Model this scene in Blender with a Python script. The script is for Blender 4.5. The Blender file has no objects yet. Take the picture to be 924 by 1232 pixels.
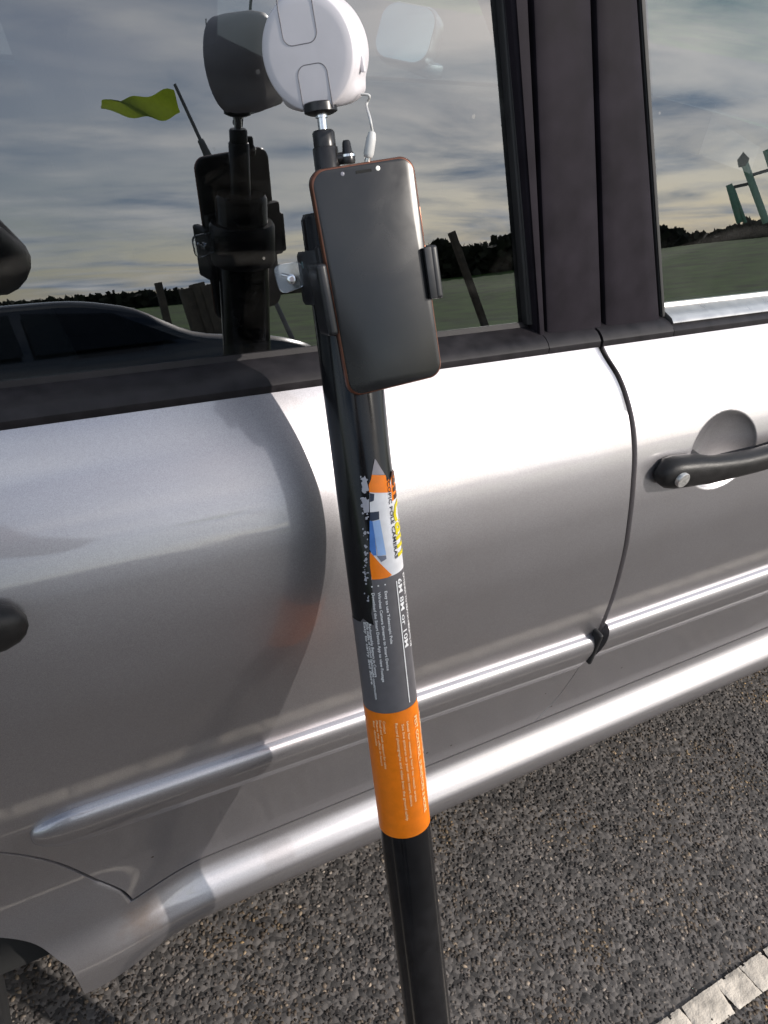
import bpy, bmesh, math, random
import numpy as np
from mathutils import Vector, Matrix
random.seed(7); rng = np.random.default_rng(7)
R_ = math.radians
sc = bpy.context.scene
COL = sc.collection

# ---------------------------------------------------------------- camera, sky, sun, exposure
CAM_H = 1.30                     # a phone held at chest height; x = along the car, y = towards the car, z = up
F, CX, CY = 960.0, 462.0, 616.0
ROT = np.array([[0.86671916, -0.19832518, 0.45767348],
                [-0.48220555, -0.56783301, 0.66711579],
                [0.12757626, -0.79889473, -0.58778525]])
cam_d = bpy.data.cameras.new('camera'); cam = bpy.data.objects.new('camera', cam_d); COL.objects.link(cam)
cam_d.sensor_fit = 'VERTICAL'; cam_d.sensor_height = 36.0; cam_d.lens = 36.0 * F / 1232.0
cam_d.clip_start = 0.02; cam_d.clip_end = 2000
_m = Matrix([[ROT[i][0], -ROT[i][1], -ROT[i][2], (0, 0, CAM_H)[i]] for i in range(3)] + [[0, 0, 0, 1]])
cam.matrix_world = _m
sc.camera = cam
SUN_AZ, SUN_EL = 138.5, 31.0
SUNV = Vector((math.sin(R_(SUN_AZ)) * math.cos(R_(SUN_EL)), math.cos(R_(SUN_AZ)) * math.cos(R_(SUN_EL)), math.sin(R_(SUN_EL))))
w = bpy.data.worlds.new("World"); sc.world = w; w.use_nodes = True
nt = w.node_tree; N = nt.nodes; L = nt.links
bg = N['Background']; bg.inputs[1].default_value = 0.1
sky = N.new('ShaderNodeTexSky'); sky.sky_type = 'NISHITA'; sky.sun_disc = False
sky.sun_elevation = R_(SUN_EL); sky.sun_rotation = R_(SUN_AZ); sky.air_density = 1.0; sky.dust_density = 1.4
tc = N.new('ShaderNodeTexCoord'); sep = N.new('ShaderNodeSeparateXYZ'); L.new(tc.outputs['Generated'], sep.inputs[0])
# streaky cloud sheet: project the view direction on a high flat layer
mx = N.new('ShaderNodeMath'); mx.operation = 'MAXIMUM'; mx.inputs[1].default_value = 0.0; L.new(sep.outputs['Z'], mx.inputs[0])
ad = N.new('ShaderNodeMath'); ad.operation = 'ADD'; ad.inputs[1].default_value = 0.10; L.new(mx.outputs[0], ad.inputs[0])
dv = N.new('ShaderNodeVectorMath'); dv.operation = 'DIVIDE'; L.new(tc.outputs['Generated'], dv.inputs[0])
cmb = N.new('ShaderNodeCombineXYZ'); L.new(ad.outputs[0], cmb.inputs[0]); L.new(ad.outputs[0], cmb.inputs[1]); cmb.inputs[2].default_value = 1.0
L.new(cmb.outputs[0], dv.inputs[1])
mp = N.new('ShaderNodeMapping'); mp.inputs['Scale'].default_value = (0.55, 0.9, 0.0); mp.inputs['Rotation'].default_value = (0, 0, R_(-20)); mp.inputs['Location'].default_value = (3.1, 1.7, 0)
L.new(dv.outputs[0], mp.inputs[0])
nz = N.new('ShaderNodeTexNoise'); nz.inputs['Scale'].default_value = 1.5; nz.inputs['Detail'].default_value = 7; nz.inputs['Roughness'].default_value = 0.56; nz.inputs['Distortion'].default_value = 0.5
L.new(mp.outputs[0], nz.inputs[0])
cr = N.new('ShaderNodeValToRGB'); cr.color_ramp.elements[0].position = 0.40; cr.color_ramp.elements[1].position = 0.64
L.new(nz.outputs[0], cr.inputs[0])
nz2 = N.new('ShaderNodeTexNoise'); nz2.inputs['Scale'].default_value = 3.2; nz2.inputs['Detail'].default_value = 5; L.new(mp.outputs[0], nz2.inputs[0])
cc = N.new('ShaderNodeValToRGB'); cc.color_ramp.elements[0].position = 0.32; cc.color_ramp.elements[0].color = (3.7, 5.0, 6.7, 1)
cc.color_ramp.elements[1].position = 0.68; cc.color_ramp.elements[1].color = (12.2, 12.2, 12.0, 1)
L.new(nz2.outputs[0], cc.inputs[0])
mix = N.new('ShaderNodeMix'); mix.data_type = 'RGBA'; L.new(cr.outputs[0], mix.inputs['Factor']); L.new(sky.outputs[0], mix.inputs['A']); L.new(cc.outputs[0], mix.inputs['B'])
L.new(mix.outputs['Result'], bg.inputs[0])
sun_d = bpy.data.lights.new('sun', 'SUN'); sun_d.energy = 2.9; sun_d.angle = R_(0.6); sun_d.color = (1.0, 0.93, 0.85)
sun = bpy.data.objects.new('sun', sun_d); COL.objects.link(sun)
sun.rotation_euler = SUNV.to_track_quat('Z', 'Y').to_euler(); sun.location = SUNV * 20
sc.view_settings.view_transform = 'Standard'; sc.view_settings.look = 'None'; sc.view_settings.gamma = 1
sc.view_settings.use_curve_mapping = False; sc.view_settings.exposure = 0.68
sc.cycles.max_bounces = 8; sc.cycles.transparent_max_bounces = 16

# ---------------------------------------------------------------- helpers
O_ = np.array([0, 0, CAM_H])
def ray(x, y):
    r = ROT @ np.array([x - CX, y - CY, F]); return r / np.linalg.norm(r)
def pchip(xs, ys):
    xs = np.array(xs, float); ys = np.array(ys, float); h = np.diff(xs); d = np.diff(ys) / h
    m = np.zeros(len(xs)); m[0] = d[0]; m[-1] = d[-1]
    for i in range(1, len(xs) - 1):
        m[i] = 0 if d[i - 1] * d[i] <= 0 else 3 * (h[i - 1] + h[i]) / ((2 * h[i] + h[i - 1]) / d[i - 1] + (h[i] + 2 * h[i - 1]) / d[i])
    def f(x):
        x = np.clip(np.asarray(x, float), xs[0], xs[-1]); i = np.clip(np.searchsorted(xs, x) - 1, 0, len(h) - 1)
        t = (x - xs[i]) / h[i]; t2 = t * t; t3 = t2 * t
        return (2*t3-3*t2+1)*ys[i] + (t3-2*t2+t)*h[i]*m[i] + (-2*t3+3*t2)*ys[i+1] + (t3-t2)*h[i]*m[i+1]
    return f
def interp(pts):
    a = sorted(pts); xs = [p[0] for p in a]; ys = [p[1] for p in a]
    return pchip(xs, ys)
def tag(o, label=None, cat=None, group=None, kind=None):
    if label: o['label'] = label
    if cat: o['category'] = cat
    if group: o['group'] = group
    if kind: o['kind'] = kind
    return o
def thing(name, loc, label, cat, group=None):
    o = bpy.data.objects.new(name, None); COL.objects.link(o); o.location = loc; o.empty_display_size = .05
    return tag(o, label, cat, group)
def link(name, me, parent=None):
    o = bpy.data.objects.new(name, me); COL.objects.link(o)
    if parent is not None:
        o.parent = parent                                    # parts are modelled in place: undo the thing's own offset
        if parent.type == 'EMPTY': o.matrix_parent_inverse = Matrix.Translation(-parent.location)
    return o
def setup(me, mats, smooth=40):
    for m in (mats if isinstance(mats, (list, tuple)) else [mats]): me.materials.append(m)
    if smooth:
        me.polygons.foreach_set('use_smooth', [True] * len(me.polygons))
        if smooth < 180: me.set_sharp_from_angle(angle=R_(smooth))
    me.update()
def obj(name, bm, mats, parent=None, smooth=40):
    me = bpy.data.meshes.new(name); bm.to_mesh(me); bm.free(); setup(me, mats, smooth); return link(name, me, parent)
def pyobj(name, v, f, mats, parent=None, smooth=40):
    me = bpy.data.meshes.new(name); me.from_pydata([tuple(map(float, p)) for p in v], [], f); me.validate(); setup(me, mats, smooth); return link(name, me, parent)
def grid(bm, P, flip=False):
    """P[i][j] points -> quads"""
    vs = [[bm.verts.new(tuple(map(float, p))) for p in row] for row in P]
    for i in range(len(vs) - 1):
        for j in range(len(vs[0]) - 1):
            q = (vs[i][j], vs[i][j+1], vs[i+1][j+1], vs[i+1][j])
            try: bm.faces.new(q[::-1] if flip else q)
            except ValueError: pass
    return vs
def frame_for(d):
    d = Vector(d).normalized(); a = Vector((0, 0, 1)) if abs(d.z) < .9 else Vector((1, 0, 0))
    u = d.cross(a).normalized(); return u, d.cross(u).normalized(), d
def tube(bm, pts, radii, n=16, caps=True, fr=None):
    pts = [Vector(p) for p in pts]
    if not hasattr(radii, '__len__'): radii = [radii] * len(pts)
    rings = []; u0 = None
    for i, p in enumerate(pts):
        d = (pts[min(i+1, len(pts)-1)] - pts[max(i-1, 0)])
        u, v, d = frame_for(d)
        if fr and i == 0: u0 = Vector(fr)
        if u0 is not None:
            u = (u0 - d * u0.dot(d)).normalized(); v = d.cross(u)
        u0 = u
        rings.append([bm.verts.new(p + (u * math.cos(2*math.pi*k/n) + v * math.sin(2*math.pi*k/n)) * radii[i]) for k in range(n)])
    for a, b in zip(rings, rings[1:]):
        for k in range(n): bm.faces.new((a[k], a[(k+1) % n], b[(k+1) % n], b[k]))
    if caps: bm.faces.new(rings[0][::-1]); bm.faces.new(rings[-1])
    return rings
def lathe(bm, o, ax, prof, n=48, fr=None):
    """prof = (distance along axis, radius) pairs, radius 0 closes"""
    u, v, d = frame_for(ax)
    if fr is not None: u = (Vector(fr) - d * Vector(fr).dot(d)).normalized(); v = d.cross(u)
    o = Vector(o); rings = []
    for s, r in prof:
        if r <= 1e-7: rings.append([bm.verts.new(o + d * s)])
        else: rings.append([bm.verts.new(o + d * s + (u * math.cos(2*math.pi*k/n) + v * math.sin(2*math.pi*k/n)) * r) for k in range(n)])
    for a, b in zip(rings, rings[1:]):
        for k in range(n):
            k2 = (k + 1) % n
            if len(a) == 1 and len(b) == 1: continue
            if len(a) == 1: bm.faces.new((a[0], b[k2], b[k]))
            elif len(b) == 1: bm.faces.new((a[k], a[k2], b[0]))
            else: bm.faces.new((a[k], a[k2], b[k2], b[k]))
def box(bm, c, s, axes=None, bev=0.0, seg=2):
    c = Vector(c); ax = axes or (Vector((1, 0, 0)), Vector((0, 1, 0)), Vector((0, 0, 1)))
    M = Matrix([[ax[j][i] * s[j] for j in range(3)] + [c[i]] for i in range(3)] + [[0, 0, 0, 1]])
    r = bmesh.ops.create_cube(bm, size=1.0, matrix=M)
    if bev:
        es = list({e for v in r['verts'] for e in v.link_edges})
        bmesh.ops.bevel(bm, geom=es, offset=bev, segments=seg, affect='EDGES', profile=.6)
def rounded_rect(w_, h_, r, n=8):
    P = []
    for cx, cy, a0 in ((w_/2-r, h_/2-r, 0), (-w_/2+r, h_/2-r, 90), (-w_/2+r, -h_/2+r, 180), (w_/2-r, -h_/2+r, 270)):
        for k in range(n + 1):
            a = R_(a0 + 90 * k / n); P.append((cx + r*math.cos(a), cy + r*math.sin(a)))
    return P
def loft(bm, rings, caps=True):
    vr = [[bm.verts.new(tuple(map(float, p))) for p in r] for r in rings]; n = len(vr[0])
    for a, b in zip(vr, vr[1:]):
        for k in range(n): bm.faces.new((a[k], a[(k+1) % n], b[(k+1) % n], b[k]))
    if caps: bm.faces.new(vr[0][::-1]); bm.faces.new(vr[-1])
    return vr
def fixn(bm): bmesh.ops.recalc_face_normals(bm, faces=bm.faces[:])

# ---------------------------------------------------------------- materials
def mat(name, color, rough=.5, metal=0.0, **kw):
    m = bpy.data.materials.new(name); m.use_nodes = True; b = m.node_tree.nodes['Principled BSDF']
    b.inputs['Base Color'].default_value = (*color, 1); b.inputs['Roughness'].default_value = rough; b.inputs['Metallic'].default_value = metal
    for k, v in kw.items(): b.inputs[k.replace('_', ' ')].default_value = v
    return m
def vary(m, scale=40, amt=.25, rough_amt=.12, bump=0.0, bscale=None, detail=5, bdist=.001):
    """noise on colour, roughness and relief"""
    nt = m.node_tree; N = nt.nodes; L = nt.links; b = N['Principled BSDF']
    tc = N.new('ShaderNodeTexCoord'); nz = N.new('ShaderNodeTexNoise'); nz.inputs['Scale'].default_value = scale; nz.inputs['Detail'].default_value = detail
    L.new(tc.outputs['Object'], nz.inputs[0])
    c = b.inputs['Base Color'].default_value[:]
    r = N.new('ShaderNodeValToRGB'); r.color_ramp.elements[0].position = .3; r.color_ramp.elements[1].position = .7
    r.color_ramp.elements[0].color = (*[x * (1 - amt) for x in c[:3]], 1); r.color_ramp.elements[1].color = (*[min(1, x * (1 + amt)) for x in c[:3]], 1)
    L.new(nz.outputs[0], r.inputs[0]); L.new(r.outputs[0], b.inputs['Base Color'])
    if rough_amt:
        mr = N.new('ShaderNodeMapRange'); r0 = b.inputs['Roughness'].default_value
        mr.inputs['To Min'].default_value = max(.02, r0 - rough_amt); mr.inputs['To Max'].default_value = min(1, r0 + rough_amt)
        L.new(nz.outputs[0], mr.inputs[0]); L.new(mr.outputs[0], b.inputs['Roughness'])
    if bump:
        n2 = N.new('ShaderNodeTexNoise'); n2.inputs['Scale'].default_value = bscale or scale * 8; n2.inputs['Detail'].default_value = 3
        L.new(tc.outputs['Object'], n2.inputs[0]); bp = N.new('ShaderNodeBump'); bp.inputs['Strength'].default_value = bump; bp.inputs['Distance'].default_value = bdist
        L.new(n2.outputs[0], bp.inputs['Height']); L.new(bp.outputs[0], b.inputs['Normal'])
    return m
def paint_material():
    m = mat('silver_metallic_paint', (.405, .392, .412), .42, .93); nt = m.node_tree; N = nt.nodes; L = nt.links; b = N['Principled BSDF']
    b.inputs['Coat Weight'].default_value = 1.0; b.inputs['Coat Roughness'].default_value = .045; b.inputs['Coat IOR'].default_value = 1.7
    tc = N.new('ShaderNodeTexCoord')
    v = N.new('ShaderNodeTexVoronoi'); v.inputs['Scale'].default_value = 2600; L.new(tc.outputs['Object'], v.inputs[0])
    mr = N.new('ShaderNodeMapRange'); mr.inputs['To Min'].default_value = .82; mr.inputs['To Max'].default_value = 1.18
    sp = N.new('ShaderNodeSeparateColor'); L.new(v.outputs['Color'], sp.inputs[0]); L.new(sp.outputs[0], mr.inputs[0])
    # road film: dirt builds up in soft patches, denser towards the sill
    n1 = N.new('ShaderNodeTexNoise'); n1.inputs['Scale'].default_value = 7; n1.inputs['Detail'].default_value = 6; n1.inputs['Roughness'].default_value = .6; L.new(tc.outputs['Object'], n1.inputs[0])
    d1 = N.new('ShaderNodeMapRange'); d1.inputs['From Min'].default_value = .45; d1.inputs['From Max'].default_value = .8; d1.inputs['To Max'].default_value = .35; L.new(n1.outputs[0], d1.inputs[0])
    mulc = N.new('ShaderNodeMix'); mulc.data_type = 'RGBA'; mulc.blend_type = 'MULTIPLY'; mulc.inputs['Factor'].default_value = 1
    mulc.inputs['A'].default_value = (.405, .392, .412, 1); L.new(mr.outputs[0], mulc.inputs['B'])
    dm = N.new('ShaderNodeMix'); dm.data_type = 'RGBA'; L.new(d1.outputs[0], dm.inputs['Factor']); L.new(mulc.outputs['Result'], dm.inputs['A']); dm.inputs['B'].default_value = (.32, .30, .295, 1)
    # rust specks and chips
    n2 = N.new('ShaderNodeTexVoronoi'); n2.inputs['Scale'].default_value = 26; n2.inputs['Randomness'].default_value = 1; L.new(tc.outputs['Object'], n2.inputs[0])
    lt = N.new('ShaderNodeMath'); lt.operation = 'LESS_THAN'; lt.inputs[1].default_value = .045; L.new(n2.outputs['Distance'], lt.inputs[0])
    s2 = N.new('ShaderNodeSeparateColor'); L.new(n2.outputs['Color'], s2.inputs[0]); gt = N.new('ShaderNodeMath'); gt.operation = 'GREATER_THAN'; gt.inputs[1].default_value = .8; L.new(s2.outputs[1], gt.inputs[0])
    ml = N.new('ShaderNodeMath'); ml.operation = 'MULTIPLY'; L.new(lt.outputs[0], ml.inputs[0]); L.new(gt.outputs[0], ml.inputs[1])
    fm = N.new('ShaderNodeMix'); fm.data_type = 'RGBA'; L.new(ml.outputs[0], fm.inputs['Factor']); L.new(dm.outputs['Result'], fm.inputs['A']); fm.inputs['B'].default_value = (.10, .085, .07, 1)
    dst = N.new('ShaderNodeVectorMath'); dst.operation = 'DISTANCE'; dst.inputs[1].default_value = (.085, .482, .362); n4 = N.new('ShaderNodeTexNoise'); n4.inputs['Scale'].default_value = 60; n4.inputs['Detail'].default_value = 6; L.new(tc.outputs['Object'], n4.inputs[0])
    sc4 = N.new('ShaderNodeVectorMath'); sc4.operation = 'SCALE'; sc4.inputs['Scale'].default_value = .05; L.new(n4.outputs['Color'], sc4.inputs[0]); ad4 = N.new('ShaderNodeVectorMath'); ad4.operation = 'ADD'; L.new(tc.outputs['Object'], ad4.inputs[0]); L.new(sc4.outputs[0], ad4.inputs[1])
    of4 = N.new('ShaderNodeVectorMath'); of4.operation = 'SUBTRACT'; of4.inputs[1].default_value = (.025, .025, .025); L.new(ad4.outputs[0], of4.inputs[0]); L.new(of4.outputs[0], dst.inputs[0])
    rm = N.new('ShaderNodeMapRange'); rm.inputs['From Min'].default_value = .034; rm.inputs['From Max'].default_value = .008; rm.inputs['To Max'].default_value = .45; L.new(dst.outputs['Value'], rm.inputs[0])
    rx = N.new('ShaderNodeMix'); rx.data_type = 'RGBA'; L.new(rm.outputs[0], rx.inputs['Factor']); L.new(fm.outputs['Result'], rx.inputs['A']); rx.inputs['B'].default_value = (.22, .13, .065, 1)
    L.new(rx.outputs['Result'], b.inputs['Base Color'])
    rr = N.new('ShaderNodeMapRange'); rr.inputs['To Min'].default_value = .015; rr.inputs['To Max'].default_value = .06; L.new(n1.outputs[0], rr.inputs[0]); L.new(rr.outputs[0], b.inputs['Coat Roughness'])
    n3 = N.new('ShaderNodeTexNoise'); n3.inputs['Scale'].default_value = 900; L.new(tc.outputs['Object'], n3.inputs[0])
    bp = N.new('ShaderNodeBump'); bp.inputs['Strength'].default_value = .04; bp.inputs['Distance'].default_value = .0004; L.new(n3.outputs[0], bp.inputs['Height']); L.new(bp.outputs[0], b.inputs['Coat Normal'])
    return m
PAINT = paint_material()
TRIM = vary(mat('black_plastic_trim', (.014, .0125, .0145), .48, Specular_IOR_Level=.22), 60, .35, .12, .25, 900, bdist=.0005)
PILLAR = vary(mat('satin_black_film', (.016, .0135, .0175), .55, Specular_IOR_Level=.05), 30, .25, .1, .3, 1400, bdist=.0004)
RUBBER = vary(mat('black_rubber', (.012, .012, .013), .6), 50, .3, .1)
BLACK = mat('unlit_black', (.006, .006, .006), .9)
BRIGHT = vary(mat('brushed_aluminium_strip', (.62, .60, .57), .3, .9), 60, .1, .08)
CHROME = mat('bright_steel', (.75, .75, .76), .18, 1.0)
TYRE = vary(mat('tyre_rubber', (.03, .029, .028), .8), 60, .4, .1, .5, 200)
HANDLE = vary(mat('black_handle_plastic', (.012, .011, .011), .45, Specular_IOR_Level=.35), 90, .35, .1, .35, 700, bdist=.0006)
def glass_material(name, tint, ior):
    m = bpy.data.materials.new(name); m.use_nodes = True; nt = m.node_tree; N = nt.nodes; L = nt.links
    for n in list(N): N.remove(n)
    out = N.new('ShaderNodeOutputMaterial'); t = N.new('ShaderNodeBsdfTransparent'); t.inputs[0].default_value = (*tint, 1)
    g = N.new('ShaderNodeBsdfGlossy'); g.inputs['Roughness'].default_value = 0.0; g.inputs[0].default_value = (.94, .96, 1.0, 1)
    fr = N.new('ShaderNodeFresnel'); fr.inputs[0].default_value = ior
    mx = N.new('ShaderNodeMixShader'); L.new(fr.outputs[0], mx.inputs[0]); L.new(t.outputs[0], mx.inputs[1]); L.new(g.outputs[0], mx.inputs[2])
    # thin dust and wipe marks
    tc = N.new('ShaderNodeTexCoord'); nz = N.new('ShaderNodeTexNoise'); nz.inputs['Scale'].default_value = 5; nz.inputs['Detail'].default_value = 8; nz.inputs['Roughness'].default_value = .65; nz.inputs['Distortion'].default_value = 1.2
    L.new(tc.outputs['Object'], nz.inputs[0]); mr = N.new('ShaderNodeMapRange'); mr.inputs['From Min'].default_value = .48; mr.inputs['From Max'].default_value = .8; mr.inputs['To Max'].default_value = .035; L.new(nz.outputs[0], mr.inputs[0])
    df = N.new('ShaderNodeBsdfDiffuse'); df.inputs[0].default_value = (.45, .43, .40, 1)
    vo = N.new('ShaderNodeTexVoronoi'); vo.inputs['Scale'].default_value = 34; L.new(tc.outputs['Object'], vo.inputs[0]); vs_ = N.new('ShaderNodeSeparateColor'); L.new(vo.outputs['Color'], vs_.inputs[0])
    rad = N.new('ShaderNodeMath'); rad.operation = 'MULTIPLY'; rad.inputs[1].default_value = .07; L.new(vs_.outputs[0], rad.inputs[0]); ls = N.new('ShaderNodeMath'); ls.operation = 'LESS_THAN'; L.new(vo.outputs['Distance'], ls.inputs[0]); L.new(rad.outputs[0], ls.inputs[1])
    gs = N.new('ShaderNodeMath'); gs.operation = 'GREATER_THAN'; gs.inputs[1].default_value = .62; L.new(vs_.outputs[1], gs.inputs[0]); mm_ = N.new('ShaderNodeMath'); mm_.operation = 'MULTIPLY'; L.new(ls.outputs[0], mm_.inputs[0]); L.new(gs.outputs[0], mm_.inputs[1])
    wv_ = N.new('ShaderNodeTexWave'); wv_.wave_type = 'RINGS'; wv_.inputs['Scale'].default_value = 2.2; wv_.inputs['Distortion'].default_value = 5; wv_.inputs['Detail'].default_value = 2; wv_.inputs['Detail Scale'].default_value = .7; L.new(tc.outputs['Object'], wv_.inputs[0])
    wr = N.new('ShaderNodeMapRange'); wr.inputs['From Min'].default_value = .975; wr.inputs['From Max'].default_value = 1.0; wr.inputs['To Max'].default_value = .05; L.new(wv_.outputs['Fac'], wr.inputs[0]); wq = N.new('ShaderNodeMath'); wq.operation = 'MULTIPLY'; L.new(wr.outputs[0], wq.inputs[0]); L.new(nz.outputs[0], wq.inputs[1])
    sm = N.new('ShaderNodeMath'); sm.operation = 'MULTIPLY_ADD'; sm.inputs[1].default_value = .22; L.new(mm_.outputs[0], sm.inputs[0]); L.new(mr.outputs[0], sm.inputs[2]); sm2 = N.new('ShaderNodeMath'); sm2.operation = 'ADD'; L.new(sm.outputs[0], sm2.inputs[0]); L.new(wq.outputs[0], sm2.inputs[1]); mr = sm2
    m2 = N.new('ShaderNodeMixShader'); L.new(mr.outputs[0], m2.inputs[0]); L.new(mx.outputs[0], m2.inputs[1]); L.new(df.outputs[0], m2.inputs[2])
    L.new(m2.outputs[0], out.inputs[0]); return m
GLASS = glass_material('tinted_window_glass', (.27, .30, .30), 2.35)
GLASS_IN = bpy.data.materials.new('glass_inner_face'); GLASS_IN.use_nodes = True
for n in list(GLASS_IN.node_tree.nodes): GLASS_IN.node_tree.nodes.remove(n)
_o = GLASS_IN.node_tree.nodes.new('ShaderNodeOutputMaterial'); _t = GLASS_IN.node_tree.nodes.new('ShaderNodeBsdfTransparent'); _t.inputs[0].default_value = (.86, .91, .91, 1)
GLASS_IN.node_tree.links.new(_t.outputs[0], _o.inputs[0])

# ---------------------------------------------------------------- ground
def asphalt_material():
    m = mat('asphalt', (.05, .046, .043), .85); nt = m.node_tree; N = nt.nodes; L = nt.links; b = N['Principled BSDF']
    tc = N.new('ShaderNodeTexCoord'); v = N.new('ShaderNodeTexVoronoi'); v.inputs['Scale'].default_value = 105; L.new(tc.outputs['Object'], v.inputs[0])
    r = N.new('ShaderNodeValToRGB'); r.color_ramp.elements[0].color = (.022, .020, .019, 1); r.color_ramp.elements[1].color = (.12, .108, .10, 1)
    sp = N.new('ShaderNodeSeparateColor'); L.new(v.outputs['Color'], sp.inputs[0]); L.new(sp.outputs[0], r.inputs[0]); L.new(r.outputs[0], b.inputs['Base Color'])
    inv = N.new('ShaderNodeMath'); inv.operation = 'SUBTRACT'; inv.inputs[0].default_value = 1; L.new(v.outputs['Distance'], inv.inputs[1])
    bp = N.new('ShaderNodeBump'); bp.inputs['Strength'].default_value = .8; bp.inputs['Distance'].default_value = .004; L.new(inv.outputs[0], bp.inputs['Height']); L.new(bp.outputs[0], b.inputs['Normal'])
    return m
ASPHALT = asphalt_material()
bm = bmesh.new(); grid(bm, [[(-30, -14, 0), (-30, 30, 0)], [(30, -14, 0), (30, 30, 0)]], True); fixn(bm)
tag(obj('asphalt', bm, ASPHALT, None, 0), kind='structure')
def chip_material():
    m = mat('stone_chippings', (.1, .09, .08), .7); nt = m.node_tree; N = nt.nodes; L = nt.links; b = N['Principled BSDF']
    ge = N.new('ShaderNodeNewGeometry'); r = N.new('ShaderNodeValToRGB'); e = r.color_ramp.elements
    e[0].color = (.014, .011, .010, 1); e[1].position = 1; e[1].color = (.27, .225, .185, 1)
    for p, c in ((.35, (.031, .025, .022)), (.7, (.060, .049, .043)), (.93, (.105, .087, .073))):
        x = e.new(p); x.color = (*c, 1)
    L.new(ge.outputs['Random Per Island'], r.inputs[0])
    tc = N.new('ShaderNodeTexCoord'); out = r.outputs[0]
    for scale, lo, hi, amt, col in ((5.5, .46, .66, .95, (1.15, .90, .48)), (2.6, .50, .64, .85, (.42, .40, .40)), (13, .54, .70, .8, (1.75, 1.6, 1.4))):
        nz = N.new('ShaderNodeTexNoise'); nz.inputs['Scale'].default_value = scale; nz.inputs['Detail'].default_value = 5; nz.inputs['Roughness'].default_value = .62; L.new(tc.outputs['Object'], nz.inputs[0])
        mr = N.new('ShaderNodeMapRange'); mr.inputs['From Min'].default_value = lo; mr.inputs['From Max'].default_value = hi; mr.inputs['To Max'].default_value = amt; L.new(nz.outputs[0], mr.inputs[0])
        mx = N.new('ShaderNodeMix'); mx.data_type = 'RGBA'; mx.blend_type = 'MULTIPLY'; L.new(mr.outputs[0], mx.inputs['Factor']); L.new(out, mx.inputs['A']); mx.inputs['B'].default_value = (*col, 1); out = mx.outputs['Result']
    L.new(out, b.inputs['Base Color'])
    return m
def make_chips(x0, x1, y0, y1, sp):
    bm = bmesh.new(); bmesh.ops.create_icosphere(bm, subdivisions=1, radius=1.0)
    bv = np.array([v.co[:] for v in bm.verts]); bf = np.array([[v.index for v in f.verts] for f in bm.faces]); bm.free()
    nx, ny = int((x1-x0)/sp), int((y1-y0)/(sp*.87)); I, J = np.meshgrid(np.arange(nx), np.arange(ny), indexing='ij')
    cx = x0 + (I + .5*(J % 2)) * sp; cy = y0 + J * sp * .87; n = cx.size
    cx = cx.ravel() + rng.normal(0, sp*.22, n); cy = cy.ravel() + rng.normal(0, sp*.22, n)
    rad = sp * rng.uniform(.36, .64, n)
    V = bv[None] * (1 + rng.uniform(-.28, .28, (n, len(bv), 1)))
    V = V * np.stack([rad * rng.uniform(.85, 1.35, n), rad * rng.uniform(.65, 1.0, n), rad * rng.uniform(.32, .6, n)], 1)[:, None, :]
    a = rng.uniform(0, 2*np.pi, n); tx = rng.normal(0, .22, n)
    y_ = V[..., 1]*np.cos(tx)[:, None] - V[..., 2]*np.sin(tx)[:, None]; z_ = V[..., 1]*np.sin(tx)[:, None] + V[..., 2]*np.cos(tx)[:, None]
    x_ = V[..., 0]*np.cos(a)[:, None] - y_*np.sin(a)[:, None]; y2 = V[..., 0]*np.sin(a)[:, None] + y_*np.cos(a)[:, None]
    P = np.stack([x_ + cx[:, None], y2 + cy[:, None], z_ + rng.uniform(-.0022, .0004, n)[:, None]], 2)
    Fc = bf[None] + (np.arange(n) * len(bv))[:, None, None]
    me = bpy.data.meshes.new('stone_chippings'); P = P.reshape(-1, 3); Fc = Fc.reshape(-1, 3)
    me.vertices.add(len(P)); me.vertices.foreach_set('co', P.ravel()); me.loops.add(Fc.size); me.loops.foreach_set('vertex_index', Fc.ravel())
    me.polygons.add(len(Fc)); me.polygons.foreach_set('loop_start', np.arange(len(Fc)) * 3); me.polygons.foreach_set('loop_total', np.full(len(Fc), 3)); me.update(); me.validate()
    me.materials.append(chip_material()); return me
tag(link('stone_chippings', make_chips(-.30, 2.25, -.15, .92, .0069)), 'loose-looking grey brown stone chippings bound in the asphalt surface', 'gravel', kind='stuff')
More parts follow.
